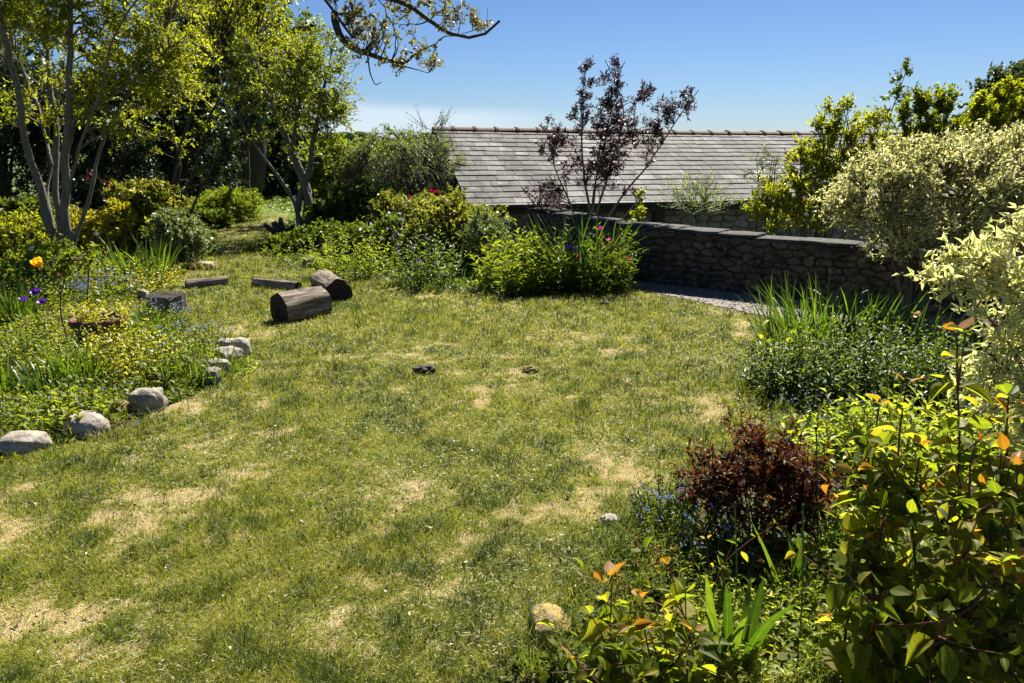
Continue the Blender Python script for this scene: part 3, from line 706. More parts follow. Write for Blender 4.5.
g = tubes(gut[None], np.full((1, 30), .055), 10); gb = cat_([g, box(-.12, LBN+.1, -.135, -.105, ze-.22, ze-.055)]); mesh_np('gutter', gb[0], gb[1], M['blackwood'], barn, smooth=False)
sl = math.atan2(rise, run)
for sgn in (0, 1):
    Vb = []
    for xx in (-.16, -.125):
        for s, q in ((-.14, -.14), (-.14, .015), (math.hypot(run, rise), .015), (math.hypot(run, rise), -.16)):
            y_ = s*math.cos(sl)-q*math.sin(sl); z_ = s*math.sin(sl)+q*math.cos(sl); Vb.append((xx, y_ if not sgn else 2*run-y_, ze-.05+z_))
    mesh_np('verge_board', np.array(Vb), np.array([(0, 1, 2, 3), (7, 6, 5, 4), (0, 4, 5, 1), (1, 5, 6, 2), (2, 6, 7, 3), (3, 7, 4, 0)]), M['blackwood'], barn, smooth=False)

# ------------------------------------------------------------------ logs, stump, stones, pot
t = NT('old_bark'); co = t.coord(); v = t.mapping(co, (.16, 1, 1)); n1 = t.noise(26, 5, v, .65, dist=.6); n2 = t.noise(4, 3, co)
col = t.ramp(n1, [(.32, (.03, .022, .017)), (.47, (.12, .095, .075)), (.68, (.34, .30, .26))]); col = t.mix(t.ramp(n2, [(.55, (0, 0, 0)), (.7, (.6, .6, .6))]), col, (.16, .12, .08))
M['logbark'] = t.done(t.bsdf(col, .9, .15, n1, .9, .02))
t = NT('cut_wood'); co = t.coord(); v = t.mapping(co, (.01, 1, 1)); wv = t.n('ShaderNodeTexWave', {'Vector': v, 'Scale': 9.0, 'Distortion': 2.5, 'Detail': 3}, wave_type='RINGS', rings_direction='X').outputs[1]
M['cut'] = t.done(t.bsdf(t.mix(wv, (.022, .018, .014), (.05, .04, .032)), .9, .1, wv, .4, .008))
def log(label, a, b, rad, seed, flat=0.0, cat='log', up=False, sag=0, sqz=1.0, name='log', group=None):
    a = np.asarray(a, float); b = np.asarray(b, float); d = b-a; L = np.linalg.norm(d)
    o = thing(name, label, cat, a, 0, group)
    # local log along +x
    ns, na = 26, 40; xs = np.linspace(0, L, ns); an = np.arange(na)*2*pi/na; A, XX = np.meshgrid(an, xs)
    pr = np.stack([np.cos(A)*2.6, np.sin(A)*2.6, XX*1.6+seed*5.1], -1)
    rr = rad*(1+.20*(fbm(pr*.6, seed, 3)-.5)*2+.10*(fbm(pr*np.array([3.5, 3.5, .5]), seed+1, 3)-.5)*2)
    yy = np.cos(A)*rr; z_ = np.sin(A)*rr*sqz
    if flat: z_ = np.maximum(z_, -rad*flat)
    V = np.stack([XX, yy, z_], -1)
    V[..., 0] += (fbm(np.stack([yy*8, z_*8], -1), seed, 2)-.5)*.03*np.where(XX < L/2, 1, -1)
    F = []
    for i in range(ns-1):
        for j in range(na): F.append((i*na+j, (i+1)*na+j, (i+1)*na+(j+1) % na, i*na+(j+1) % na))
    ends = []
    for e, ix in ((0, 0), (1, ns-1)):
        rings = [V[ix]*np.array([1, 0, 0])+V[ix]*np.array([0, q, q])+np.array([(-1 if e == 0 else 1)*.004*(1-q), 0, 0]) for q in (.985, .7, .35, .02)]
        ve = np.concatenate(rings); fe = []
        for r_ in range(3):
            for j in range(na):
                q4 = (r_*na+j, r_*na+(j+1) % na, (r_+1)*na+(j+1) % na, (r_+1)*na+j); fe.append(q4 if e else q4[::-1])
        ve[:, 0] += (fbm(ve[:, 1:]*18, seed+4, 2)-.5)*.012
        ends.append((ve, np.array(fe)))
    V = V.reshape(-1, 3)
    # orient
    if up: R3 = np.array([[0, 0, 1.], [0, 1, 0], [-1, 0, 0]])
    else:
        x = d/L; y = nrm(np.cross([0, 0, 1.], x)); z3 = np.cross(x, y); R3 = np.stack([x, y, z3])
    lift = np.array([0, 0, 0 if up else rad*(flat if flat else .93)*1.0])
    bk = mesh_np('bark', V, np.array(F), M['logbark'], o); parts = [bk]
    for ve, fe in ends: parts.append(mesh_np('cut_end', ve, fe, M['cut'], o, smooth=False))
    from mathutils import Matrix
    mm = Matrix([[*R3[:, 0].tolist(), 0], [0]*4, [0]*4, [0]*4])
    m4 = Matrix(((R3[0][0], R3[1][0], R3[2][0], lift[0]), (R3[0][1], R3[1][1], R3[2][1], lift[1]), (R3[0][2], R3[1][2], R3[2][2], lift[2]), (0, 0, 0, 1)))
    for p_ in parts: p_.matrix_local = m4
    return o
log('thick short log lying nearest the camera on the lawn, dark cut end facing left', G(280, 323), G(324, 314), .142, 3)
log('thick round log with its dark end towards the camera, right behind the nearest log', G(339, 302), G(324, 289), .150, 4, flat=.6)
log('thin grey log lying on the lawn nearest the variegated shrub', G(186, 290), G(228, 286), .062, 5)
log('half buried flat grey log in the lawn behind the two thick logs', G(255, 287), G(299, 291), .068, 6, flat=.55)
log('low upright tree stump seat with a flat top beside the left flower border', G(170, 314), G(170, 314)+np.array([0, 0, .20]), .19, 7, up=True, cat='stump', name='tree_stump')
M['root'] = bark_mat('root_wood', (.025, .02, .016), (.09, .075, .06), None, 10, 1.0)
c0 = ctr(283, 240); root = thing('root_stump', 'dark gnarled root stump at the far lawn edge under the twisted tree', 'stump', c0)
rng = np.random.default_rng(5); pl, prr = [], []
for (dx, dz, r1) in ((-.32, .22, .10), (-.12, .40, .11), (.02, .36, .08), (.25, .28, .10), (.42, .18, .08), (-.05, .25, .14)):
    q = resample([(-.3+.6*rng.random(), rng.normal()*.1, -.05), (dx*.5, rng.normal()*.08, dz*.6), (dx, rng.normal()*.12, dz)], 12, .15, int(dz*100)); pl.append(q); prr.append(np.linspace(r1*1.3, r1*.45, 12)*(1+.3*(rng.random(12)-.5)))
tv = tubes(np.array(pl), np.array(prr), 8); mesh_np('gnarled_wood', tv[0], tv[1], M['root'], root)

t = NT('granite'); co = t.coord(); n = t.noise(6, 5, co, .65); f = t.noise(60, 4, co)
col = t.ramp(n, [(.3, (.13, .11, .09)), (.5, (.25, .22, .185)), (.7, (.42, .38, .33))]); col = t.mix(t.ramp(t.noise(11, 4, co), [(.58, (0, 0, 0)), (.66, (.8, .8, .8))]), col, (.12, .11, .095))
M['rock'] = t.done(t.bsdf(col, .9, .2, t.math('ADD', n, t.math('MULTIPLY', f, .4)), .8, .02))
t = NT('lichen_rock'); co = t.coord(); n = t.noise(7, 5, co, .65); f = t.noise(50, 4, co)
col = t.mix(t.ramp(n, [(.38, (0, 0, 0)), (.5, (1, 1, 1))]), (.11, .095, .07), (.25, .19, .07)); M['lichen'] = t.done(t.bsdf(col, .95, .1, f, .9, .02))
t = NT('mossy_rock'); co = t.coord(); f = t.noise(60, 4, co); col = t.ramp(t.noise(9, 4, co), [(.35, (.16, .13, .05)), (.6, (.28, .23, .10)), (.8, (.20, .19, .16))]); M['moss'] = t.done(t.bsdf(col, .95, .1, f, 1.0, .03))
def rock(label, px, py, wpx, hpx, seed, mat='rock', dpt=.8, sink=.25, name='boulder', cat='stone', sq=.35, amp=.22, rz=0):
    p = G(px, py); s = PX(p[1]); wd = wpx*s; hh = hpx*s/(1-sink)
    V = rockV(CS14, (wd, wd*dpt, hh), sq, amp, 1.3, seed); V[:, 2] += hh*(.5-sink); V += (fbm(V*14/wd*.3, seed+2, 3)[:, None]-.5)*.05*wd
    c_, s_ = math.cos(rz), math.sin(rz); V = np.stack([V[:, 0]*c_-V[:, 1]*s_, V[:, 0]*s_+V[:, 1]*c_, V[:, 2]], 1)
    o = mesh_np(name, V, CS14[1], M[mat], loc=(p[0], p[1]+wd*dpt*.35, 0)); return tag(o, label, cat)
rock('broad pale grey boulder at the left frame edge where the border meets the lawn', 18, 456, 44, 21, 1, dpt=.75, sq=.25, amp=.26, sink=.35)
rock('smooth rounded pale grey boulder, second from the left frame edge', 82, 437, 41, 21, 2, sq=.1, amp=.16, sink=.35)
rock('cracked grey boulder with a hollow rusty top on the border corner', 144, 413, 32, 24, 3, sq=.3, amp=.3, sink=.3)
rock('brown moss covered stone tucked between two grey boulders', 110, 414, 30, 12, 4, 'moss', sq=.1, amp=.15)
rock('jagged upright grey stone of the border edge nearest the tall grass tuft', 212, 386, 16, 18, 5, sq=.5, amp=.3)
rock('small leaning grey stone in the border edge below the forked one', 218, 376, 20, 16, 12, sq=.55, amp=.3, rz=.5)
rock('long grey stone on the border edge among blue flowers', 224, 364, 30, 15, 6, sq=.4, amp=.3, rz=-.6)
rock('rounded pale stone at the far end of the border edge nearest the lawn', 240, 357, 20, 18, 7, sq=.3, amp=.2)
rock('dark stone half hidden behind the rounded pale stone of the border edge', 226, 351, 22, 11, 8, sq=.3, amp=.25)
rock('yellow lichen covered boulder at the bottom edge beside the broad leaved plant', 550, 645, 46, 30, 9, 'lichen', dpt=1.3, sq=.2, amp=.35, sink=.45)
rock('small flat pale stone sunk in the turf above the lichen boulder', 610, 527, 20, 10, 10, dpt=.9, sink=.4)
rock('small pale broken stone beside the stump seat', 143, 302, 11, 12, 13, sq=.6, amp=.3)
rock('grey stone under the variegated shrub behind the thin log', 203, 271, 22, 8, 14, sq=.4, amp=.3)
rock('mossy stone at the near corner of the far border under the ground cover', 316, 267, 24, 8, 15, 'moss', sq=.4, amp=.25)

# terracotta pot
t = NT('terracotta'); co = t.coord(); M['pot'] = t.done(t.bsdf(t.mix(t.noise(9, 4, co), (.07, .036, .024), (.15, .075, .048)), .85, .2, t.noise(60, 3, co), .3, .006))
pc = G(101, 346); pot = thing('flower_pot', 'wide terracotta flower pot with a thick rim in the left border', 'flower pot', pc); pot.scale = (.84, .84, .92)
prof = [(.0, .0), (.16, .0), (.185, .06), (.205, .15), (.22, .21), (.245, .215), (.255, .23), (.255, .26), (.245, .27), (.215, .27), (.208, .255), (.20, .21), (.0, .22)]
def lathe(prof, n=40):
    V = [(r*math.cos(2*pi*k/n), r*math.sin(2*pi*k/n), z) for r, z in prof for k in range(n)]
    F = [(i*n+k, i*n+(k+1) % n, (i+1)*n+(k+1) % n, (i+1)*n+k) for i in range(len(prof)-1) for k in range(n)]
    return np.array(V), np.array(F)
v, f = lathe(prof[:5], 44); mesh_np('body', v, f, M['pot'], pot); v, f = lathe(prof[4:12], 44); mesh_np('rim', v, f, M['pot'], pot)
v, f = lathe([(.205, .2), (.12, .22), (.001, .215)], 30); mesh_np('compost', v, f, plain_mat('compost', (.03, .02, .012), .95, .1), pot)
# weathered bench slab at far left
bs_ = P(4, 205, 11.5); 
bench = thing('garden_bench', 'weathered grey wooden garden bench cut off by the left frame edge', 'bench', (bs_[0]-.35, 11.5, 0))
M['oldwood'] = bark_mat('weathered_wood', (.18, .15, .125), (.36, .32, .28), None, 20, .3)
v, f = box(-.8, .55, -.2, .25, .60, .72); mesh_np('seat', v, f, M['oldwood'], bench, smooth=False)
for xx in (-.6, .38):
    v, f = box(xx, xx+.1, -.12, .15, 0, .6); mesh_np('leg', v, f, M['oldwood'], bench, smooth=False)
# ================================================================== PLANTING
LF = {}
# ---------- left trees
b = G(67, 276); Y = b[1]
S = [(px_poly(b, Y, [(62, 276), (57, 245, -.1), (47, 210, -.2), (32, 155, -.3), (14, 80, -.5), (-8, -10, -.7)]), 0.056, .03),
     (px_poly(b, Y, [(64, 276), (63, 235, .1), (57, 190, .2), (56, 130, .3), (46, 60, .5), (36, -20, .7)]), 0.048, .022),
     (px_poly(b, Y, [(70, 276), (67, 230), (66, 170), (72, 122, -.1), (68, 50, -.2), (72, -40, -.3)]), 0.063, .028),
     (px_poly(b, Y, [(72, 270), (84, 212, .2), (98, 155, .4), (116, 110, .6), (140, 70, .7), (170, 25, .8)]), 0.031, .014),
     (px_poly(b, Y, [(67, 150), (75, 122, .1), (98, 104, .2), (130, 82, .3), (168, 48, .3)]), 0.026, .012),
     (px_poly(b, Y, [(52, 165), (40, 110, .4), (20, 62, .6), (8, 20, .8)]), 0.022, .012),
     (px_poly(b, Y, [(60, 262), (52, 215, .4), (46, 195, .6), (52, 150, .8), (62, 60, 1.0)]), 0.022, .012),
     (px_poly(b, Y, [(66, 200), (86, 120, -.4), (120, 40, -.6), (150, -20, -.7)]), 0.021, .01)]
bl = [BL(b, 20, 30, Y, 55, 60), BL(b, 80, 10, Y, 60, 60, w=1.1), BL(b, 140, 30, Y+.4, 60, 55, w=1.2), BL(b, 165, 75, Y+.5, 38, 36, w=.7), BL(b, 25, 110, Y, 40, 40, w=.25), BL(b, 120, 110, Y+.3, 42, 38, w=.5), BL(b, -40, -20, Y, 60, 60, w=.8), BL(b, 60, -90, Y, 100, 60, w=1.2), BL(b, 150, -60, Y, 70, 60, w=.9)]
plant('willow_tree', 'multi stemmed tree with bare grey trunks and airy spring leaves rising from the left border', 'tree', b, bl, M['yellowgreen'], M['bark'], stems=S, nb=48, nt=9, nl=14, tl=.34, leaf=(.050, .020), tpl=T_R, trunkname='trunk', seed=3, shell=.25, wig=.10, tw=.0025, droop=.15, sides=8, lup=.4)
# second thin multi-stem tree
b = np.array([P(178, 235, 15.6)[0], 15.6, 0.]); Y = 15.6
S = [(px_poly(b, Y, [(178, 246), (172, 205), (176, 180), (182, 140), (196, 95), (215, 55)]), .055, .02),
     (px_poly(b, Y, [(182, 246), (186, 200), (196, 165), (210, 120), (235, 70)]), .045, .016),
     (px_poly(b, Y, [(176, 246), (168, 200), (180, 170), (172, 120), (165, 60)]), .04, .014),
     (px_poly(b, Y, [(184, 246), (195, 205), (205, 185), (220, 140), (250, 95)]), .03, .012)]
bl = [BL(b, 225, 50, Y, 55, 55), BL(b, 265, 20, Y, 50, 50, w=1.1), BL(b, 195, 105, Y, 32, 36, w=.3), BL(b, 170, 150, Y, 20, 20, w=.12), BL(b, 230, -30, Y, 80, 55, w=1.1), BL(b, 190, 10, Y+1, 50, 50, w=.7), BL(b, 285, 70, Y, 28, 28, w=.5)]
plant('willow_tree', 'slender leaning tree with thin dark stems between the left border and the far lawn', 'tree', b, bl, M['yellowgreen'], M['bark_dark'], stems=S, nb=34, nt=9, nl=10, tl=.5, leaf=(.062, .028), trunkname='trunk', seed=4, shell=.25, wig=.14, tw=.003, sides=7, lup=.4)
# third twisted tree
b = ctr(308, 236); Y = b[1]
S = [(px_poly(b, Y, [(308, 238), (307, 205), (301, 172), (290, 140), (272, 108), (262, 70)]), .12, .03),
     (px_poly(b, Y, [(306, 238), (300, 212), (309, 180), (310, 140), (322, 100), (330, 70)]), .08, .025),
     (px_poly(b, Y, [(312, 238), (310, 190), (296, 160), (298, 110), (300, 60)]), .07, .02),
     (px_poly(b, Y, [(302, 238), (296, 205), (280, 180), (262, 160), (245, 130)]), .05, .02)]
bl = [BL(b, 300, 95, Y, 42, 42, w=1.1), BL(b, 320, 75, Y, 26, 28, w=.7), BL(b, 265, 75, Y, 35, 40, w=.8), BL(b, 328, 128, Y, 20, 26, w=.5), BL(b, 308, 155, Y, 26, 22, w=.4), BL(b, 340, 110, Y, 12, 8, w=.18), BL(b, 265, 120, Y, 26, 26, w=.4)]
plant('willow_tree', 'twisted grey trunked tree standing on the far lawn edge behind the root stump', 'tree', b, bl, M['willow'], M['bark'], stems=S, nb=28, nt=10, nl=12, tl=.5, leaf=(.056, .026), trunkname='trunk', seed=5, shell=.3, wig=.2, tw=.004, sides=8, lup=.4)
# oak with overhanging limbs
b = np.array([P(250, 200, 24)[0], 24.0, 0.]); Y = 19.5
def o(pts, dy=0.): return px_poly(b, Y, [(*p, dy) for p in pts])
S = [(px_poly(b, 24, [(248, 222), (252, 150), (254, 60), (250, 0), (256, -60), (262, -120)]), .5, .22),
     (np.r_[px_poly(b, 24, [(252, 20), (262, -20)]), o([(285, -28), (330, -4), (375, -1), (399, -1), (413, 3), (422, 15), (428, 24), (438, 34), (451, 37), (462, 43), (476, 41), (492, 35), (499, 18)])], .19, .03),
     (np.r_[px_poly(b, 24, [(252, 20), (268, -24)]), o([(290, -25), (316, -12), (329, 2), (332, 14), (339, 26), (350, 34)])], .12, .03),
     (o([(316, 30), (325, 50), (336, 62), (353, 66), (366, 68), (380, 73), (392, 71), (403, 70), (406, 57), (418, 53), (427, 46), (434, 44)]), .10, .018),
     (px_poly(b, 21.5, [(252, 90), (285, 30), (300, 28)]).tolist()+o([(316, 30)]).tolist(), .10, .05),
     (o([(353, 66), (362, 62), (366, 78), (372, 86), (379, 80)]), .03, .01),
     (o([(403, 70), (415, 72), (428, 74), (432, 70)]), .02, .006), (o([(438, 34), (446, 28), (455, 30), (470, 27), (486, 24), (486, 8)]), .015, .005), (o([(422, 15), (432, 8), (446, 4), (455, 6)]), .02, .006)]
bl = [BL(b, 375, 35, Y, 38, 26, w=1.0), BL(b, 345, 40, Y, 26, 20, w=.5), BL(b, 452, 22, Y, 30, 22, w=.55), BL(b, 425, 55, Y, 14, 16, w=.3), BL(b, 345, 12, Y, 26, 14, w=.4), BL(b, 360, -30, Y, 60, 24, w=.8), BL(b, 240, -60, 24, 70, 40, w=.8), BL(b, 250, 20, 24, 30, 50, w=.4), BL(b, 410, 10, Y, 20, 8, w=.25), BL(b, 395, 62, Y, 16, 10, w=.25), BL(b, 480, 25, Y, 10, 10, w=.15)]
plant('oak_tree', 'old oak with dark crooked limbs reaching out against the sky over the far lawn', 'tree', b, bl, M['oak'], M['bark_dark'], stems=S, nb=34, nt=6, nl=4, tl=.32, leaf=(.085, .055), trunkname='trunk', seed=6, snap=1.2, shell=.1, wig=.2, tw=.006, sides=8, up=.3, lup=.3)
# ivy mass on the trunk
b2 = np.array([P(248, 200, 23.2)[0], 23.2, 0.])
plant('ivy', 'dark ivy mass climbing the trunk behind the slender trees', 'ivy', b2, [BL(b2, 245, 30, 23.2, 16, 60), BL(b2, 252, 100, 23.2, 20, 50), BL(b2, 205, 10, 23.8, 30, 50)], M['dark'], M['bark_dark'], nb=50, nt=7, nl=9, tl=.35, leaf=(.10, .085), seed=7, r0=.06)
# ---------- dark backdrop evergreens
def bush(label, px, pyb, Y, rx, hz, mat, name='evergreen_shrub', cat='shrub', leaf=(.08, .045), nb=80, nt=7, nl=10, tl=.3, seed=1, bm='bark_dark', group=None, tall=None, **k):
    x = P(px, pyb, Y)[0]; z = float(H(x, Y)); b = np.array([x, Y, z]); s = PX(Y)
    if tall: bl = [(*(P(a[0], a[1], Y)-b), a[2]*s, a[2]*s, a[3]*s, a[4] if len(a) > 4 else 1) for a in tall]
    else: bl = [(0, 0, hz*s*.5, rx*s, rx*s*.9, hz*s*.52)]
    return plant(name, label, cat, b, bl, M[mat], M[bm], nb=nb, nt=nt, nl=nl, tl=tl, leaf=leaf, seed=seed, group=group, **k)
BK = 'dark evergreens closing off the end of the garden'
bush('dark conifer filling the left frame edge behind the bare trunks', 10, 240, 15.0, 0, 0, 'conifer', 'conifer', 'tree', (.09, .03), 90, 8, 10, .35, 21, group=BK, tall=[(-10, 170, 60, 70), (15, 120, 45, 50), (-30, 60, 60, 60)], r0=.08)
bush('dark conifer with a pointed top behind the red flowers', 95, 240, 15.5, 0, 0, 'conifer', 'conifer', 'tree', (.09, .03), 90, 8, 10, .35, 22, group=BK, tall=[(75, 160, 48, 55), (115, 175, 40, 45), (105, 120, 30, 45)], r0=.08)
bush('spreading dark evergreen behind the slender leaning tree', 150, 235, 19.5, 0, 0, 'dark', 'evergreen_tree', 'tree', (.10, .05), 80, 8, 10, .4, 23, group=BK, tall=[(140, 170, 40, 45), (165, 120, 36, 45), (205, 160, 36, 60)], r0=.08)
bush('tall dark evergreen behind the mounded heather', 225, 222, 27.5, 0, 0, 'dark', 'evergreen_tree', 'tree', (.16, .09), 80, 8, 10, .5, 24, group=BK, tall=[(200, 160, 45, 60), (235, 120, 50, 65), (225, 180, 55, 40), (200, 70, 45, 55, .6)], r0=.12)
bush('dark evergreen at the far end of the lawn left of the twisted tree', 280, 220, 27.0, 0, 0, 'dark', 'evergreen_tree', 'tree', (.16, .09), 80, 8, 10, .5, 25, group=BK, tall=[(285, 160, 42, 55), (275, 190, 38, 30), (285, 100, 36, 55, .8)], r0=.12)
bush('deep green tree crowding the sky behind the airy crowns', 60, 200, 24, 0, 0, 'oakd', 'broadleaf_tree', 'tree', (.13, .09), 40, 7, 9, .5, 26, tall=[(40, 110, 70, 50), (110, 90, 60, 45), (-30, 60, 70, 60, .6), (150, 130, 40, 50)], r0=.15)
bush('mixed green tree between the ivy mass and the airy crowns', 215, 200, 30, 0, 0, 'mid', 'broadleaf_tree', 'tree', (.14, .10), 60, 7, 9, .6, 27, tall=[(230, 40, 45, 60), (285, 60, 40, 55), (180, 60, 50, 60, .5)], r0=.18)
# distant hedges, one rounded hawthorn-like shrub and the weeping bush
HG = 'clipped green hedges beyond the far border'
bush('dense green hedge between the twisted tree and the weeping bush', 345, 215, 24, 0, 0, 'fresh', 'hedge', 'hedge', (.13, .08), 90, 7, 10, .35, 31, group=HG, tall=[(330, 180, 30, 38), (365, 175, 34, 34), (400, 172, 32, 32), (435, 178, 26, 34)], r0=.06)
b = ctr(410, 228); b = np.array([P(410, 205, 14.5)[0], 14.5, 0.]); b[2] = float(H(b[0], b[1])); Y = 14.5
plant('weeping_bush', 'domed weeping bush of fine grey twigs and small olive leaves left of the barn', 'shrub', b, [BL(b, 405, 174, Y, 56, 40, w=1.6), BL(b, 434, 182, Y, 30, 30, w=.6), BL(b, 372, 182, Y, 32, 28, w=.6)], M['arch'], M['bark'], nb=80, nt=13, nl=5, tl=.55, leaf=(.05, .017), seed=32, shell=.6, droop=.7, up=.55, tw=.0045, topbias=.2, r0=.05, low=-.2)
b3 = b+np.array([.6, .2, 0])
plant('tall_shoots', 'thin wispy shoots rising above the weeping bush beside the roof edge', 'shrub', b3, [BL(b3, 425, 155, 14.7, 22, 14), BL(b3, 432, 135, 14.7, 14, 18, w=.35)], M['grey'], M['twig'], nb=30, nt=5, nl=4, tl=.45, leaf=(.04, .014), seed=33, shell=.5, up=1.2, tw=.003, topbias=.6)
# mound at the end of the lawn
bush('bright green rounded mound of heather at the end of the lawn', 224, 226, 17.2, 0, 0, 'fresh', 'heather_mound', 'shrub', (.06, .016), 150, 10, 10, .22, 34, tall=[(232, 210, 28, 18), (205, 216, 22, 13)], r0=.02, up=.7, bm='twig')
bush('low dark leafy shrub in front of the heather mound', 196, 230, 15.8, 0, 0, 'mid', 'low_shrub', 'shrub', (.07, .04), 60, 6, 8, .2, 35, tall=[(192, 220, 18, 10), (215, 222, 16, 7)], r0=.01)
# ---------- left border shrubs
bush('golden leaved shrub glowing behind the bare grey trunks', 100, 275, 11.2, 0, 0, 'golden', 'golden_shrub', 'shrub', (.055, .03), 70, 7, 9, .2, 41, tall=[(85, 232, 26, 26), (108, 240, 26, 22), (120, 222, 14, 14, .5)], bm='twig')
bush('golden green shrub at the left of the bare grey trunks', 25, 285, 10.4, 0, 0, 'yellowgreen', 'golden_shrub', 'shrub', (.05, .028), 50, 7, 8, .2, 42, tall=[(30, 240, 28, 24), (5, 250, 22, 24)], bm='twig')
bush('dark leafy shrub with red blooms behind the golden shrub', 98, 260, 12.4, 0, 0, 'dark', 'red_flowered_shrub', 'shrub', (.08, .05), 50, 6, 8, .22, 43, tall=[(100, 205, 20, 26), (125, 215, 18, 20)], flowers=[('flowers', M['redfl'], 22, .06, .72)])
bush('yellow flushed evergreen shrub with cream buds behind the variegated one', 150, 268, 11.6, 0, 0, 'tip', 'flushed_shrub', 'shrub', (.06, .03), 70, 7, 8, .2, 44, tall=[(140, 222, 24, 24), (158, 205, 20, 20), (128, 205, 16, 20, .6)], flowers=[('flowers', M['paleyel'], 8, .06, .6)])
bush('cream variegated rounded shrub spilling over the lawn edge left of the thin log', 188, 274, 10.4, 0, 0, 'varieg', 'variegated_shrub', 'shrub', (.045, .026), 90, 7, 9, .15, 45, tall=[(186, 244, 28, 24, 1.3), (172, 230, 18, 18, .5)], bm='twig')
p = ctr(170, 232)
bush('yellow rose bloom shrub topping the variegated shrub', 164, 268, 10.9, 0, 0, 'fresh', 'rose_bush', 'shrub', (.05, .035), 16, 5, 7, .2, 46, tall=[(165, 232, 12, 14)], flowers=[('flowers', M['paleyel'], 5, .08, .5)], bm='stem_g')
bush('dark low shrub filling the left border under the bench', 10, 262, 11.0, 0, 0, 'mid', 'low_shrub', 'shrub', (.08, .05), 50, 6, 8, .2, 47, tall=[(5, 235, 26, 22), (30, 222, 20, 18)])
bush('leafy green shrub rising behind the forget-me-nots at the trunk base', 48, 300, 9.0, 0, 0, 'fresh', 'rose_bush', 'shrub', (.04, .025), 40, 6, 8, .18, 48, tall=[(20, 275, 26, 20), (48, 262, 22, 20)], bm='stem_g')
# big soft-leaved plant at left edge
herb('hosta_clump', 'pale broad leaved clump at the left frame edge below the bench', 'plant', ctr(8, 262), .35, .45, 26, 5, (.18, .12), M['grey'], M['stem_g'], T_M, seed=1)
# ---------- left border perennials
strapclump('daylily_clump', 'upright daylily leaves between the golden shrub and the variegated shrub', 'plant', ctr(140, 284), 110, .62, .022, .38, M['strap'], seed=1, bend=(.2, 1.2))
strapclump('daylily_clump', 'dense grassy leaf clump in front of the terracotta pot', 'plant', ctr(84, 386), 170, .36, .012, .16, M['strap'], seed=2, bend=(.3, 1.5))
strapclump('grass_tuft', 'tall loose grass tuft spilling over the border edge stones', 'grass', ctr(200, 378), 240, .30, .006, .34, M['strap'], seed=3, bend=(.3, 1.4))
strapclump('grass_tuft', 'fine green grass tuft left of the stump seat', 'grass', ctr(140, 345), 200, .32, .007, .32, M['strap'], seed=4, bend=(.3, 1.4))
strapclump('iris_fan', 'broad bright iris leaves at the left frame edge', 'plant', ctr(8, 398), 14, .30, .035, .07, M['strap'], seed=5, bend=(.05, .4), cols=3)
strapclump('dry_grass_tuft', 'straw coloured grass tuft overhanging the lawn under the variegated shrub', 'grass', ctr(208, 270), 160, .28, .006, .22, M['strapdry'], seed=6, bend=(.8, 2.2))
strapclump('dry_grass_tuft', 'straw coloured grass tuft behind the stump seat', 'grass', ctr(166, 282), 130, .26, .007, .25, M['strapdry'], seed=7, bend=(.5, 1.8))
for i, (px, py, r, h, n, lab) in enumerate([(132, 292, .5, .42, 90, 'bushy acid yellow spurge behind the terracotta pot'), (138, 378, .26, .44, 80, 'acid yellow spurge beside the cracked boulder'), (110, 330, .2, .36, 40, 'yellow green foliage overflowing the terracotta pot'), (60, 330, .35, .2, 60, 'low golden foliage left of the terracotta pot'), (92, 268, .3, .34, 50, 'yellow green perennials at the foot of the bare trunks')]):
    bb = ctr(px, py)
    if i == 2: bb = pc+np.array([.05, 0, .20]); 
    herb('spurge', lab, 'plant', bb, r, h if i != 2 else .24, n, 9, (.055, .022), M['golden' if i in (0, 1, 2) else 'yellowgreen'] if i != 3 else M['tip'], M['stem_g'], T_R, seed=10+i, group='yellow green perennials in the left border')
FG = 'forget-me-nots around the garden'
fmn = [(105, 300, .3, .34, 90, 'cloud of blue forget-me-nots behind the terracotta pot'), (185, 352, .38, .24, 60, 'blue forget-me-nots over the border edge stones'), (60, 300, .3, .25, 40, 'forget-me-nots between the yellow tulip and the bare trunks'), (160, 330, .3, .28, 36, 'blue forget-me-nots just left of the stump seat'),
       (60, 415, .3, .14, 14, 'sparse forget-me-nots above the smooth rounded boulder'), (706, 545, .25, .24, 90, 'blue forget-me-nots at the foot of the bronze leaved shrub'), (838, 440, .28, .30, 60, 'forget-me-nots between the bronze shrub and the mint clump'), (470, 270, .3, .3, 20, 'forget-me-nots beside the round grey green bush'), (672, 520, .16, .20, 24, 'forget-me-nots on the lawn side of the bronze shrub')]
for i, (px, py, r, h, nf, lab) in enumerate(fmn):
    near = i in (5, 6, 8)
    herb('forget_me_not', lab, 'plant', ctr(px, py), r, h, 70 if near else 60, 8, (.045, .014), M['mid' if near else 'fresh'], M['stem_g'], T_R if not near else T_M, seed=20+i, group=FG, flowers=('flowers', M['bluefl'], nf*2, .0062 if near else .010, .022))
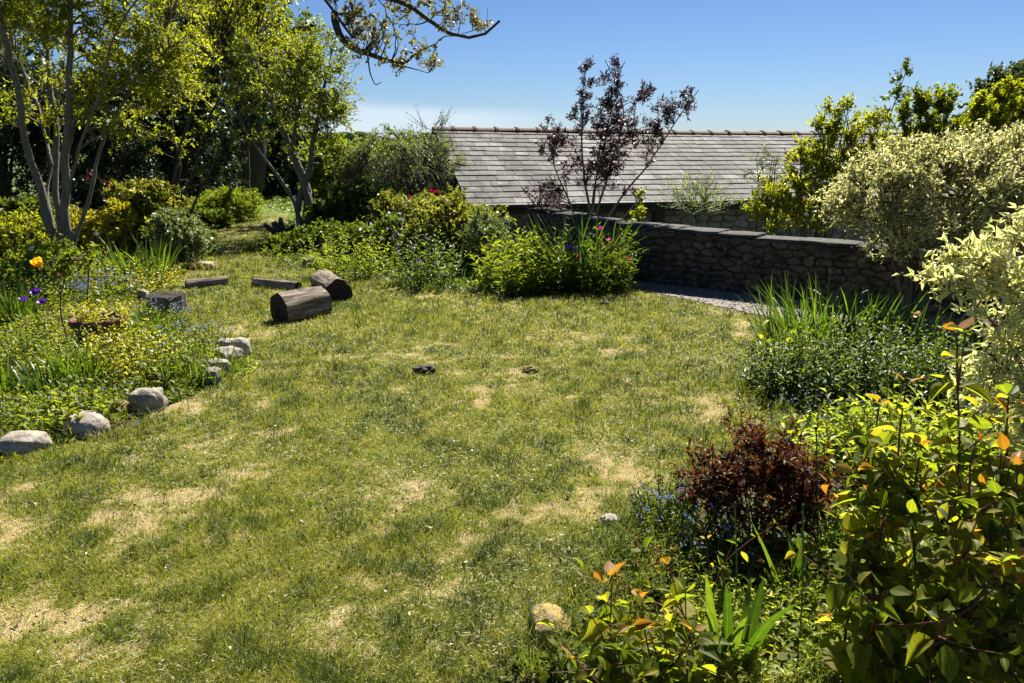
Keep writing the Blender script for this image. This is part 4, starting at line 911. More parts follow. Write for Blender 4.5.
for i, (px, py, r, h, n, lab, mm) in enumerate([(20, 360, .45, .26, 110, 'broad mixed leafy clump at the left edge under the purple flowers', 'fresh'), (30, 425, .35, .16, 90, 'low leafy weeds behind the broad pale boulder', 'fresh'), (95, 405, .3, .16, 80, 'low green herbs behind the mossy stone', 'mid'),
        (165, 372, .35, .2, 90, 'fresh green herbs in the border corner', 'fresh'), (50, 375, .3, .22, 80, 'soft green herbs in the middle of the left border', 'yellowgreen'), (30, 310, .4, .3, 90, 'leafy stand behind the purple flowers', 'fresh'), (215, 400, .0, .0, 0, '', ''), (240, 372, .12, .07, 16, 'small green weed between the last border stones', 'fresh'), (170, 398, .16, .08, 24, 'low brown green weed at the foot of the cracked boulder', 'mid')]):
    if n: herb('border_herb', lab, 'plant', ctr(px, py), r, h*1.35, n, 9, (.06, .025), M[mm], M['stem_g'], T_R, seed=40+i, group='low leafy plants of the left border')
# flowers on stalks
def stalk_flower(name, label, cat, base, top, petal, mat, npet=5, el=.7, r=.003, eye=None, leaves=0, group=None, wr=.9, seed=1, petn='petals', lm=None, rings=1, stem='stem_g', bud=None):
    global rng; rng = np.random.default_rng(seed+900)
    base = np.asarray(base, float); top = np.asarray(top, float); o = thing(name, label, cat, base, group=group); L = top-base
    q = resample([(0, 0, -.01), L*.5+np.array([.01, .01, 0]), L], 8); tv = tubes(q[None], np.full((1, 8), r), 6); mesh_np('stem', tv[0], tv[1], M[stem], o)
    if bud: 
        v = CS3[0]; v = nrm(v)*np.array(bud)+L; mesh_np('seed_head', v, CS3[1], mat, o)
    else:
        ps = []
        for k in range(rings):
            sub = blossom(petn, np.array([L]), petal*(1-.22*k), mat, o, npet, el+.3*k, wr=wr)
    if eye:
        v = nrm(CS3[0])*eye[0]+L+np.array([0, -.3*eye[0], .6*eye[0]]); mesh_np('flower_centre', v, CS3[1], eye[1], o)
    if leaves:
        S = straps(np.zeros((leaves, 3)), rng.random(leaves)*2*pi, np.full(leaves, 1.2), np.linalg.norm(L)*rng.uniform(.4, .7, leaves), np.full(leaves, .035), np.full(leaves, .7), 5, 3)
        mesh_np('leaves', S[0], S[1], lm or M['straply'], o, uv=S[2], rnd=S[3])
    return o
b = ctr(42, 330); stalk_flower('tulip', 'single yellow tulip standing above the left border', 'tulip', b, P(41, 268, b[1]), .10, M['yellowfl'], 6, .85, eye=None, leaves=3, seed=1)
for i, (px, py, lab) in enumerate([(24, 301, 'purple bloom left of its two neighbours under the yellow tulip'), (36, 293, 'topmost of the three purple blooms under the yellow tulip'), (43, 303, 'purple bloom right of its two neighbours under the yellow tulip')]):
    b = ctr(px, 350); stalk_flower('purple_flower', lab, 'flower', b, P(px, py, b[1]), .045, M['purplefl'], 7, .3, rings=2, group='three purple blooms in the left border', seed=2+i, wr=.7)
b = ctr(87, 272); stalk_flower('tall_stalk', 'dark bare flower stalk rising behind the terracotta pot', 'stalk', ctr(84, 322), P(89, 258, ctr(84, 322)[1]), .02, M['tip'], 4, .9, r=.006, stem='stem_r')
for i, (px, py, pz) in enumerate([(33, 246, 'white bloom in the left border nearest the frame edge'), (97, 232, 'cream bloom in front of the golden shrub')]):
    b = ctr(px, 292); stalk_flower('white_flower', pz, 'flower', b, P(px, py+4, b[1]), .05, M['whitefl'], 6, .6, seed=7+i)
# red rose sapling
b = ctr(74, 362); Y = b[1]
plant('rose_sapling', 'young rose with a crooked red stem and fresh leaves beside the terracotta pot', 'shrub', b, [BL(b, 62, 268, Y, 14, 12), BL(b, 80, 262, Y, 14, 12)], M['fresh'], M['stem_r'], stems=[(px_poly(b, Y, [(74, 362), (64, 330), (57, 300), (64, 280), (72, 262), (90, 250)]), .007, .003), (px_poly(b, Y, [(64, 282), (54, 268), (50, 250)]), .004, .002)], nb=12, nt=4, nl=6, tl=.1, leaf=(.035, .022), seed=51)

# ---------- centre border
bush('round golden tipped evergreen bush left of the barn corner', 455, 290, 10.6, 0, 0, 'tip', 'tipped_bush', 'shrub', (.05, .024), 130, 7, 9, .16, 61, tall=[(452, 232, 42, 38, 1.5), (430, 252, 28, 34, .9), (480, 244, 30, 40, .9)], bm='twig')
bush('rounded grey green bush in front of the golden tipped bush', 487, 292, 9.7, 0, 0, 'grey', 'round_bush', 'shrub', (.03, .014), 110, 7, 9, .13, 62, tall=[(487, 250, 27, 38, 1.4), (480, 272, 24, 22, .7)], bm='twig')
bush('dark small leaved bush with grey blooms left of the golden tipped bush', 392, 278, 10.8, 0, 0, 'mint', 'dark_bush', 'shrub', (.045, .025), 90, 7, 8, .16, 63, tall=[(392, 245, 26, 28, 1), (378, 250, 18, 22, .5)], flowers=[('flowers', M['palebl'], 26, .035, .5)])
bush('coppery green shrub behind the dark small leaved bush', 400, 262, 12.6, 0, 0, 'tip', 'coppery_shrub', 'shrub', (.05, .028), 60, 6, 8, .2, 64, tall=[(395, 215, 26, 18, 1), (425, 212, 20, 16, .5)], flowers=[('flowers', M['redfl'], 5, .06, .8)])
bush('glossy broad leaved shrub behind the ground cover beside the twisted tree', 345, 250, 14.0, 0, 0, 'mint', 'glossy_shrub', 'shrub', (.11, .08), 70, 6, 7, .22, 65, tall=[(340, 212, 32, 16, 1), (375, 208, 22, 16, .6)])
bush('spreading yellow green ground shrub at the corner of the far border', 318, 262, 11.8, 0, 0, 'mid', 'spreading_shrub', 'shrub', (.05, .035), 90, 6, 8, .15, 66, tall=[(305, 248, 28, 16, .9), (340, 240, 36, 18, 1), (285, 250, 16, 13, .5)])
bush('low dark shrub between the spreading shrub and the dark bush', 358, 272, 11.0, 0, 0, 'mid', 'low_shrub', 'shrub', (.06, .03), 70, 6, 8, .16, 67, tall=[(358, 252, 24, 22, 1)])
herb('bellflower_clump', 'upright fresh leaved clump at the lawn edge left of the dark bush', 'plant', ctr(352, 277), .42, .72, 60, 13, (.10, .035), M['fresh'], M['stem_g'], T_M, seed=61)
herb('bellflower_clump', 'upright bluish leaved clump between the dark bush and the golden tipped bush', 'plant', ctr(424, 285), .40, .76, 64, 13, (.10, .035), M['mint'], M['stem_g'], T_M, seed=62, flowers=('flowers', M['purplefl'], 6, .03, .02))
herb('lily_clump', 'bright leafy clump right of the rounded grey green bush', 'plant', ctr(517, 290), .40, .74, 85, 14, (.13, .035), M['fresh'], M['stem_g'], T_M, seed=63)
herb('lily_clump', 'leafy clump with purple blooms left of the purple shrub stems', 'plant', ctr(552, 288), .40, .80, 75, 13, (.13, .035), M['mint'], M['stem_g'], T_M, seed=64, flowers=('flowers', M['purplefl'], 10, .045, .02))
herb('lily_clump', 'pink flowered leafy clump ending the border at the gravel', 'plant', ctr(602, 291), .34, .72, 80, 13, (.13, .026), M['mid'], M['stem_g'], T_M, seed=65, flowers=('flowers', M['pinkfl'], 7, .045, .02))
strapclump('iris_clump', 'tall dark green strap leaves at the base of the purple shrub', 'plant', ctr(578, 287), 130, .95, .022, .42, M['straply'], seed=8, bend=(.4, 2.2))
strapclump('iris_clump', 'arching grassy leaves right of the purple shrub stems', 'plant', ctr(600, 284), 90, .95, .014, .2, M['strap'], seed=9, bend=(.8, 2.2))
strapclump('grass_tuft', 'low shaded grass tuft under the golden tipped bush', 'grass', ctr(450, 288), 160, .25, .012, .4, M['straply'], seed=10, ecc=1.6)
herb('ground_ivy', 'dark low ground cover at the lawn edge under the round bushes', 'plant', ctr(480, 292), .4, .16, 70, 8, (.05, .03), M['mint'], M['stem_g'], T_R, seed=66, ecc=1.8)
herb('ground_ivy', 'low leafy edging below the spreading shrub by the lawn', 'plant', ctr(300, 266), .4, .14, 60, 8, (.05, .03), M['mid'], M['stem_g'], T_R, seed=67, ecc=1.6)
# purple elder
b = ctr(590, 268); Y = b[1]
def e(pts): return px_poly(b, Y, pts)
S = [(e([(590, 272), (588, 230), (586, 180), (585, 130, -.1), (586, 95, -.1), (588, 62, -.1)]), .028, .006), (e([(594, 272), (600, 225, .1), (612, 170, .2), (626, 120, .2), (618, 90, .2), (604, 62, .2)]), .026, .005),
     (e([(596, 272), (608, 235), (630, 190), (655, 155), (676, 120), (697, 90)]), .024, .006), (e([(588, 272), (575, 225, -.1), (556, 180, -.1), (548, 145, -.1), (545, 125, -.1)]), .022, .005),
     (e([(592, 272), (592, 220), (600, 160), (614, 110, -.1), (622, 70, -.1), (628, 62)]), .022, .005), (e([(586, 272), (570, 240), (545, 215), (530, 200)]), .016, .004), (e([(596, 268), (620, 225), (640, 200), (650, 185)]), .016, .004),
     (e([(590, 230), (598, 180, -.2), (606, 130, -.2), (640, 105, -.1), (644, 90)]), .014, .004)]
bl = [BL(b, 588, 85, Y, 10, 26, w=.35), BL(b, 612, 88, Y, 14, 26, w=.45), BL(b, 640, 100, Y, 14, 12, w=.3), BL(b, 680, 108, Y, 18, 16, w=.45), BL(b, 600, 130, Y, 36, 34, w=2.2), BL(b, 558, 150, Y, 22, 32, w=1.0), BL(b, 635, 145, Y, 30, 28, w=1.2), BL(b, 592, 175, Y, 50, 30, w=1.8), BL(b, 548, 200, Y, 26, 18, w=.7), BL(b, 660, 125, Y, 12, 20, w=.5)]
plant('purple_elder', 'tall dark purple leaved shrub with fanning stems in front of the barn roof', 'shrub', b, bl, M['purple'], M['bark'], stems=S, nb=26, nt=6, nl=8, tl=.13, leaf=(.05, .015), trunkname='stems', seed=71, snap=.15, shell=.05, wig=.1, tw=.002, up=1.1, sides=6, tstart=.2)
plant('dark_dead_shrub', 'dark twiggy shrub in front of the short return wall', 'shrub', ctr(552, 255), [BL(ctr(552, 255), 555, 215, ctr(552, 255)[1], 24, 22)], M['purple'], M['twig'], nb=30, nt=6, nl=4, tl=.12, leaf=(.04, .012), seed=72, shell=.4)

# ---------- behind the wall
def behind(px, Y): x = P(px, 240, Y)[0]; return np.array([x, Y, float(H(x, Y))])
b = behind(697, 10.4); Y = 10.4
plant('broom_bush', 'pale yellow twiggy bush with sparse leaves behind the wall in front of the barn', 'shrub', b, [BL(b, 695, 212, Y, 32, 26)], M['yellowgreen'], M['stem_g'], nb=70, nt=4, nl=3, tl=.3, leaf=(.028, .012), seed=81, shell=.5, up=1.0, tw=.0022, r0=.01, topbias=.25, low=-.1)
b = behind(637, 10.2); plant('climbing_plant', 'small upright bright leaved sapling above the wall right of the purple shrub', 'shrub', b, [BL(b, 637, 205, 10.2, 5, 16), BL(b, 640, 218, 10.2, 9, 6, w=.5)], M['yellowgreen'], M['stem_g'], nb=9, nt=3, nl=5, tl=.08, leaf=(.06, .035), seed=82)
b = behind(820, 9.8); Y = 9.8
bl = [BL(b, 800, 205, Y, 44, 38, w=1.1), BL(b, 775, 215, Y, 26, 22, w=.5), BL(b, 840, 175, Y, 32, 36, w=1.0), BL(b, 822, 150, Y, 10, 40, w=.35), BL(b, 842, 140, Y, 9, 36, w=.3), BL(b, 875, 150, Y, 22, 34, w=.6), BL(b, 800, 175, Y, 9, 25, w=.25)]
plant('privet_shrub', 'tall bright green shrub with upright shoots at the right end of the roof', 'shrub', b, bl, M['yellowgreen'], M['twig'], nb=55, nt=6, nl=12, tl=.22, leaf=(.045, .026), seed=83, shell=.3, up=1.2, r0=.02, nmain=4)
b = behind(760, 9.9); Y = 9.9
plant('bare_twig_shrub', 'thin grey twigged shrub arching across the roof left of the bright shrub', 'shrub', b, [BL(b, 755, 185, Y, 14, 34, w=.7), BL(b, 772, 165, Y, 16, 16, w=.5)], M['grey'], M['twig'], nb=24, nt=5, nl=5, tl=.18, leaf=(.03, .014), seed=84, shell=.3, r0=.014)
b = behind(895, 10.8); Y = 10.8
plant('crab_apple', 'gangly sapling with sparse leaves sticking up above the bright shrub into the sky', 'tree', b, [BL(b, 898, 95, Y, 12, 16, w=.5), BL(b, 905, 78, Y, 4, 12, w=.15), BL(b, 880, 118, Y, 12, 10, w=.3), BL(b, 888, 150, Y, 18, 20, w=.8)], M['mid'], M['twig'], stems=[(px_poly(b, Y, [(880, 230), (882, 150), (892, 110), (900, 90), (906, 70)]), .022, .004), (px_poly(b, Y, [(884, 150), (880, 125), (892, 105)]), .012, .004)], nb=20, nt=5, nl=7, tl=.13, leaf=(.05, .032), seed=85, shell=.2)
b = behind(930, 9.6); Y = 9.6
bl = [BL(b, 915, 125, Y, 15, 34, w=.6), BL(b, 938, 120, Y, 14, 36, w=.6), BL(b, 925, 160, Y, 34, 26, w=.8)]
plant('privet_shrub', 'column of glossy upright green shoots behind the big domed willow', 'shrub', b, bl, M['willow'], M['twig'], nb=60, nt=6, nl=12, tl=.16, leaf=(.05, .022), seed=86, shell=.3, up=1.5, r0=.02)
b = behind(1000, 9.2); Y = 9.2
bl = [BL(b, 985, 125, Y, 20, 28, w=.7), BL(b, 1008, 115, Y, 20, 30, w=.8), BL(b, 970, 145, Y, 22, 22, w=.6), BL(b, 1040, 130, Y, 24, 34, w=.8)]
plant('privet_shrub', 'bright yellow green shrub against the dark tree at the right frame edge', 'shrub', b, bl, M['yellowgreen'], M['twig'], nb=55, nt=6, nl=12, tl=.16, leaf=(.05, .024), seed=87, shell=.3, up=1.3, r0=.02)
b = behind(1010, 20.0); Y = 20.0
bl = [BL(b, 985, 115, Y, 26, 26, w=1.), BL(b, 1015, 95, Y, 28, 30, w=1.1), BL(b, 970, 140, Y, 20, 26, w=.8), BL(b, 1050, 100, Y, 36, 40, w=1.2), BL(b, 1010, 140, Y, 40, 30, w=.8)]
plant('oak_tree', 'dark distant oak crown at the right frame edge above the bright shrub', 'tree', b, bl, M['oakd'], M['bark_dark'], nb=55, nt=7, nl=9, tl=.35, leaf=(.11, .07), seed=88, shell=.3, r0=.12, trunkname='trunk')
# dappled willow
wb = G(925, 330); b = np.array([P(935, 260, 6.6)[0], 6.9, 0.]); b[2] = float(H(b[0], b[1])); Y = 6.6
bl = [BL(b, 930, 208, Y, 86, 66, w=1.5), BL(b, 985, 200, Y, 60, 66, w=1.3), BL(b, 875, 210, Y, 44, 46, w=.7), BL(b, 1060, 205, Y, 60, 64, w=.6), BL(b, 930, 245, Y, 60, 36, w=.5)]
plant('dappled_willow', 'large domed willow with cream and pink dappled leaves leaning over the wall', 'shrub', b, bl, M['willow_v'], M['twig'], nb=130, nt=9, nl=9, tl=.2, leaf=(.032, .013), seed=91, shell=.6, r0=.022, up=.5, tw=.0022, nmain=7, low=-.5)
b = np.array([1.95, 2.5, 0.]); Y = 2.75
S = [(px_poly(b, Y, [(1075, 560), (1050, 440), (1000, 330), (960, 292), (925, 278)]), .010, .003), (px_poly(b, Y, [(1085, 560), (1060, 380), (1020, 290), (985, 262), (958, 252)]), .010, .003), (px_poly(b, Y, [(1080, 560), (1045, 420), (1010, 380), (975, 350)]), .009, .003),
     (px_poly(b, Y, [(1085, 560), (1050, 330), (1030, 250), (1015, 215)]), .009, .003)]
bl = [BL(b, 1000, 300, Y, 45, 36, ry=30, w=1.3), BL(b, 1020, 350, Y, 45, 40, ry=30, w=1.2), BL(b, 1012, 255, Y, 22, 36, ry=20, w=.5), BL(b, 950, 282, Y, 28, 9, ry=16, w=.45), BL(b, 978, 260, Y, 22, 10, ry=16, w=.4), BL(b, 1050, 300, Y, 50, 60, ry=30, w=1.0), BL(b, 1000, 400, Y, 40, 32, ry=24, w=1.1), BL(b, 1030, 440, Y, 40, 30, ry=24, w=.7)]
plant('dappled_willow', 'cream leaved willow branches with pinkish stems reaching in from the right frame edge', 'shrub', b, bl, M['willow_vd'], M['stem_r'], stems=S, nb=21, nt=5, nl=8, tl=.11, leaf=(.035, .013), tpl=T_M, seed=92, shell=.1, up=.5, tw=.0013)

# ---------- right border
c = ctr(820, 352)
strapclump('daylily_clump', 'big fountain of sword shaped leaves at the back of the right border near the wall', 'plant', c+np.array([.05, .05, 0]), 320, .61, .018, .42, M['strap'], seed=12, bend=(.1, 1.7), nseg=6, cols=3, ecc=1.25, hv=.5)
strapclump('iris_clump', 'darker sword leaves to the right of the big fountain of leaves', 'plant', ctr(905, 360), 150, .58, .016, .35, M['straply'], seed=13, bend=(.1, .9), nseg=6, cols=3, ecc=1.2)
MG = 'mint like clumps filling the right border'
for i, (px, py, r, h, n, lab) in enumerate([(795, 392, .30, .46, 110, 'leafy dark mint clump at the lawn corner of the right border'), (848, 394, .34, .55, 120, 'leafy dark mint clump in the middle of the right border'), (905, 398, .34, .55, 110, 'leafy dark mint clump below the daffodil'), (960, 410, .3, .52, 90, 'leafy dark mint clump under the near cream willow')]):
    herb('mint_clump', lab, 'plant', ctr(px, py), r, h, n, 13, (.062, .030), M['mint'], M['stem_g'], T_M, seed=70+i, group=MG)
herb('dock_plant', 'broad pale leaves catching light on the lawn side of the sword leaves', 'plant', ctr(777, 378), .10, .36, 12, 5, (.13, .07), M['lush'], M['stem_g'], T_O, seed=76, lean=.9)
strapclump('grass_tuft', 'shaded lawn grass tuft at the foot of the right border', 'grass', ctr(770, 392), 150, .14, .006, .25, M['strap'], seed=14)
b = ctr(918, 392); o_ = stalk_flower('daffodil', 'late daffodil with cream petals and an orange trumpet in the right border', 'daffodil', b, P(918, 315, b[1]), .028, M['paleyel'], 6, .15, r=.0025, eye=(.010, M['orangefl']), seed=11)
# lush pale perennials
for i, (px, py, r, h, n, lab) in enumerate([(880, 470, .26, .46, 80, 'lush pale yellow green perennial behind the orange tipped leaves'), (940, 500, .28, .52, 80, 'lush pale perennial below the near cream willow'), (838, 480, .2, .42, 50, 'pale sunlit perennial right behind the bronze shrub'), (1000, 500, .25, .55, 70, 'sunlit pale perennial at the right frame edge')]):
    herb('phlox_clump', lab, 'plant', ctr(px, py), r, h, n, 12, (.095, .030), M['lush'], M['stem_g'], T_M, seed=80+i, group='pale perennials in the right border')
# bronze shrub
b = ctr(757, 540); Y = b[1]
plant('bronze_shrub', 'low rounded shrub of glossy bronze red leaves at the lawn edge of the right border', 'shrub', b, [BL(b, 757, 505, Y, 54, 46, w=1.1), BL(b, 716, 492, Y, 30, 24, w=.4), BL(b, 795, 500, Y, 32, 44, w=.5), BL(b, 755, 458, Y, 40, 14, w=.25)], M['bronze'], M['stem_r'], nb=62, nt=6, nl=9, tl=.14, leaf=(.026, .012), tpl=T_M, seed=93, shell=.35, r0=.006, tw=.0011, up=.75, topbias=.35)
herb('bronze_seedling', 'few orange red young leaves at the lower edge of the bronze shrub', 'plant', ctr(752, 556), .16, .28, 12, 7, (.05, .022), M['leyo'], M['stem_r'], T_O, seed=86, lean=.8)
herb('bronze_seedling', 'orange red shoots reaching over the blue forget-me-nots', 'plant', ctr(648, 585), .10, .16, 8, 6, (.045, .02), M['leyo'], M['stem_r'], T_O, seed=87, lean=.9)

# leycesteria like plants : opposite pairs of big leaves on red stems
def pairs(name, label, base, stems, mat, tipmat, smat, L=.085, node=.075, seed=1, tipn=2, cat='shrub', r=.004, start=.15, group=None, side_sh=.5):
    global rng; rng = np.random.default_rng(seed*17+3); base = np.asarray(base, float); o = thing(name, label, cat, base, group=group)
    T, LV, TV = [], [], []
    def shoot(q, L0, r0, tips):
        m = len(q); tan = nrm(np.gradient(q, axis=0)); ln = np.linalg.norm(np.diff(q, axis=0), axis=1).sum(); k = max(2, int(ln*(1-start)/node))
        T.append(tubes(q[None], np.linspace(r0, r0*.45, m)[None], 5)); a0 = rng.random()*pi
        for i in range(k+1):
            u = start+(1-start)*i/k; f = u*(m-1); j = min(int(f), m-2); p = q[j]*(1-f+j)+q[j+1]*(f-j); t_ = tan[j]
            s = nrm(np.cross(t_, [math.cos(a0), math.sin(a0), .2])); s2 = np.cross(t_, s); ph = i*pi/2+rng.normal()*.25
            for sg in (0, pi):
                dd = math.cos(ph+sg)*s+math.sin(ph+sg)*s2; up_ = .9 if i == k else rng.uniform(-.15, .6)
                d = nrm(dd+t_*up_+np.array([0, 0, -.15])); size = L0*rng.uniform(.75, 1.15)*(.62 if i >= k-1 else 1)*(1-.15*u); nn = nrm(t_*.8+np.array([0, 0, .5])+rng.normal(size=3)*.3)
                (TV if (i > k-tips) else LV).append((p+d*.012, d, nn, size))
    for q, r0 in stems:
        q = resample(np.asarray(q)-0, 14, .05, seed+int(q[0][0]*100) % 50); shoot(q, L, r0, tipn if rng.random() < .5 else 0)
        ln = np.linalg.norm(q[-1]-q[0])
        for _ in range(int(ln/.16*side_sh*2)):
            j = rng.integers(4, 12); d = nrm(rdir(1, .5)[0]+nrm(q[-1]-q[0])*.4); l = rng.uniform(.1, .24); e_ = q[j]+d*l; shoot(resample([q[j], q[j]+d*l*.5+[0, 0, -.01], e_], 6), L*.85, r0*.55, 1 if rng.random() < .3 else 0)
    if len(T) <= 100:
        for q_ in T: mesh_np('stem', q_[0], q_[1], smat, o)
    else: tv = cat_(T); mesh_np('stems', tv[0], tv[1], smat, o)
    for nm, LL, mt in (('leaves', LV, mat), ('young_leaves', TV, tipmat)):
        if not LL: continue
        p = np.array([a[0] for a in LL]); d = np.array([a[1] for a in LL]); nn = np.array([a[2] for a in LL]); s = np.array([a[3] for a in LL])
        S = scatter(T_O, p, d, nn, s, s*.64*rng.uniform(.65, 1.15, len(s)), fl=rng.uniform(-.3, 2.2, len(s))); mesh_np(nm, S[0], S[1], mt, o, uv=S[2], rnd=S[3])
    return o
def stem_px(base, pts): return [P(a, b_, y)-base for a, b_, y in pts]
b = np.array([1.15, 1.75, 0.])
tops = [(953, 335, 2.05), (903, 385, 2.1), (885, 400, 2.15), (860, 470, 2.15), (1005, 400, 2.0), (975, 440, 1.8), (915, 450, 1.95), (1015, 470, 1.75), (868, 540, 1.9), (935, 520, 1.65), (990, 540, 1.6), (845, 500, 2.2), (1040, 420, 1.9), (890, 590, 1.6), (1030, 560, 1.55), (950, 600, 1.5)]
rr_ = np.random.default_rng(5); ss = []
for (a, c_, y) in tops:
    e_ = P(a, c_, y)-b; s0 = np.array([rr_.uniform(-.18, .22)+e_[0]*.35, rr_.uniform(-.15, .15), -.02]); m_ = (s0+e_)/2+np.array([rr_.normal()*.03, rr_.normal()*.03, .03]); ss.append(([s0, m_, e_], .0055))
pairs('honeysuckle_shrub', 'tall nearest shrub of big dark oval leaves with orange tips at the bottom right corner', b, ss, M['ley'], M['leyo'], M['stem_r'], L=.098, node=.075, seed=3, side_sh=.85, tipn=1)
b = np.array([.42, 1.72, 0.])
tops = [(615, 572, 1.9), (590, 620, 1.85), (640, 600, 1.85), (665, 560, 2.0), (655, 630, 1.75), (620, 650, 1.7), (695, 640, 1.75), (580, 665, 1.7), (600, 590, 2.0), (680, 590, 1.9)]
ss = []
for (a, c_, y) in tops:
    e_ = P(a, c_, y)-b; s0 = np.array([rr_.uniform(-.1, .1)+e_[0]*.3, rr_.uniform(-.1, .1), -.02]); m_ = (s0+e_)/2+np.array([rr_.normal()*.02, rr_.normal()*.02, .02]); ss.append(([s0, m_, e_], .004))
pairs('honeysuckle_shrub', 'small oval leaved bush with orange tips at the bottom edge right of the lichen boulder', b, ss, M['ley'], M['leyo'], M['stem_r'], L=.098, node=.07, seed=4, side_sh=.5, tipn=1)
b = ctr(700, 600)
pairs('honeysuckle_seedling', 'small leafy shoot stretching over the forget-me-nots', b, [(stem_px(b, [(700, 605, b[1]), (730, 560, b[1]), (770, 530, b[1])]), .003), (stem_px(b, [(700, 605, b[1]), (725, 570, b[1]), (735, 545, b[1])]), .003)], M['ley'], M['leyo'], M['stem_r'], L=.05, node=.06, seed=6, side_sh=.3)
# broad strap leaves in the foreground
strapclump('tulip_leaves', 'fan of broad upright green leaves in the middle of the bottom border', 'plant', ctr(728, 660), 11, .34, .036, .06, M['strap'], seed=15, bend=(.05, 1.1), nseg=8, cols=5, el=(1.15, 1.52), hv=.6)
strapclump('tulip_leaves', 'broad bright leaves left of the pale blue scabious', 'plant', ctr(868, 660), 10, .40, .05, .05, M['strap'], seed=16, bend=(.1, .6), nseg=8, cols=5, el=(1.2, 1.5))
strapclump('tulip_leaves', 'upright green leaves between the bronze shrub and the tall nearest shrub', 'plant', ctr(795, 600), 9, .30, .032, .05, M['strap'], seed=17, bend=(.05, 1.1), nseg=8, cols=5, el=(1.15, 1.52), hv=.6)
strapclump('tulip_leaves', 'sunlit upright leaves behind the tall nearest shrub', 'plant', ctr(832, 560), 10, .28, .028, .06, M['strap'], seed=18, bend=(.05, 1.1), nseg=8, cols=5, el=(1.15, 1.52), hv=.6)
for i, (tx, ty, bx, by, lab) in enumerate([(735, 500, 735, 625, 'tall bud stalk in front of the bronze shrub'), (803, 502, 800, 640, 'bud stalk at the right foot of the bronze shrub'), (686, 502, 695, 600, 'thin bud stalk among the blue forget-me-nots'), (816, 424, 818, 560, 'tallest bud stalk right of the bronze shrub'), (836, 442, 834, 560, 'bud stalk beside the pale perennial'), (874, 360, 872, 470, 'left bud stalk in front of the mint clumps'), (887, 358, 886, 468, 'bud stalk between two others in front of the mint clumps'), (901, 354, 899, 470, 'right bud stalk in front of the mint clumps')]):
    b = ctr(bx, by); stalk_flower('bud_stalk', lab, 'flower bud', b, P(tx, ty+5, b[1]), .01, M['strap'], r=.0028, bud=(.005, .005, .012), group='bare bud stalks in the right border', seed=30+i)
b = ctr(868, 683); b[1] -= .05; b = G(868, 683); top_ = P(864, 658, b[1]-.0)+np.array([0, 0, .0])
b = np.array([P(866, 660, 1.75)[0]+.02, 1.75, 0]); o_ = stalk_flower('scabious_flower', 'pale blue frilly scabious flower at the bottom edge', 'flower', b, P(864, 660, 1.72), .022, M['palebl'], 12, .25, r=.002, rings=3, seed=50, wr=.45)
for i, (px, py, r, h, n, lab, mm, lf) in enumerate([(770, 645, .25, .12, 110, 'pale ferny ground weeds between the broad leaf fans', 'lush', (.05, .02)), (815, 610, .16, .12, 60, 'sunlit ferny weeds left of the tall nearest shrub', 'yellowgreen', (.045, .018)), (640, 540, .16, .10, 60, 'grey green weeds on the turf edge left of the forget-me-nots', 'grey', (.035, .012)), (665, 575, .2, .14, 80, 'soft weeds behind the small oval leaved bush', 'mid', (.035, .014)), (690, 610, .16, .16, 50, 'sunlit low weeds right of the small oval leaved bush', 'fresh', (.04, .016)), (735, 575, .18, .10, 60, 'shaded weeds under the bronze shrub', 'mid', (.035, .016)), (860, 560, .2, .22, 60, 'sunlit leafy weeds seen through the tall nearest shrub', 'lush', (.06, .025)), (660, 480, .1, .05, 22, 'tiny weeds in the turf left of the bronze shrub', 'fresh', (.025, .01)), (720, 670, .2, .14, 60, 'leafy weeds at the bottom edge under the broad leaf fan', 'yellowgreen', (.05, .02)), (600, 680, .16, .16, 36, 'shaded leaves at the very bottom edge', 'mid', (.06, .03)), (850, 640, .25, .16, 70, 'leafy weeds around the scabious flower', 'fresh', (.05, .02)), (960, 600, .35, .3, 90, 'shaded leafy undergrowth at the bottom right corner', 'mid', (.07, .035)), (900, 530, .3, .26, 80, 'undergrowth behind the tall nearest shrub', 'mid', (.06, .03))]):
    herb('ground_weed', lab, 'plant', ctr(px, py), r, h, n, 9, lf, M[mm], M['stem_g'], T_M, seed=100+i, group='low weeds in the right border', lean=.8)
strapclump('grass_tuft', 'unmown grass tuft under the lichen boulder', 'grass', ctr(548, 660), 130, .13, .004, .12, M['strap'], seed=19)
strapclump('grass_tuft', 'dry pale grass tuft left of the lichen boulder', 'grass', ctr(512, 655), 120, .10, .004, .14, M['strapdry'], seed=20)
strapclump('grass_tuft', 'green grass tuft at the turf edge above the lichen boulder', 'grass', ctr(625, 560), 120, .12, .004, .16, M['strap'], seed=21)
strapclump('grass_tuft', 'shaded grass among the forget-me-nots', 'grass', ctr(745, 600), 120, .12, .005, .18, M['straply'], seed=22)

for i, (px, py, n, h, lab, mm) in enumerate([(45, 456, 90, .10, 'short grass tuft between the broad pale boulder and the smooth one', 'strap'), (112, 438, 80, .09, 'short grass tuft right of the smooth rounded boulder', 'strapdry'), (165, 418, 90, .10, 'grass tuft at the lawn corner right of the cracked boulder', 'strap'), (88, 350, 80, .22, 'grass tuft hiding the foot of the terracotta pot', 'strap'), (575, 655, 90, .12, 'grass tuft right of the lichen boulder', 'strap')]):
    strapclump('grass_tuft', lab, 'grass', ctr(px, py), n, h, .004, .12, M[mm], seed=120+i, ecc=1.5)
strapclump('daylily_clump', 'strap leaved clump at the foot of the bare trunks left of the tulip', 'plant', ctr(18, 322), 90, .42, .020, .18, M['strap'], seed=140)
strapclump('daylily_clump', 'bluish strap leaved clump between the purple flowers and the left iris leaves', 'plant', ctr(48, 398), 80, .30, .016, .14, M['straply'], seed=141)
strapclump('daylily_clump', 'narrow upright clump just left of the stump seat', 'plant', ctr(150, 340), 90, .34, .012, .16, M['strap'], seed=142)
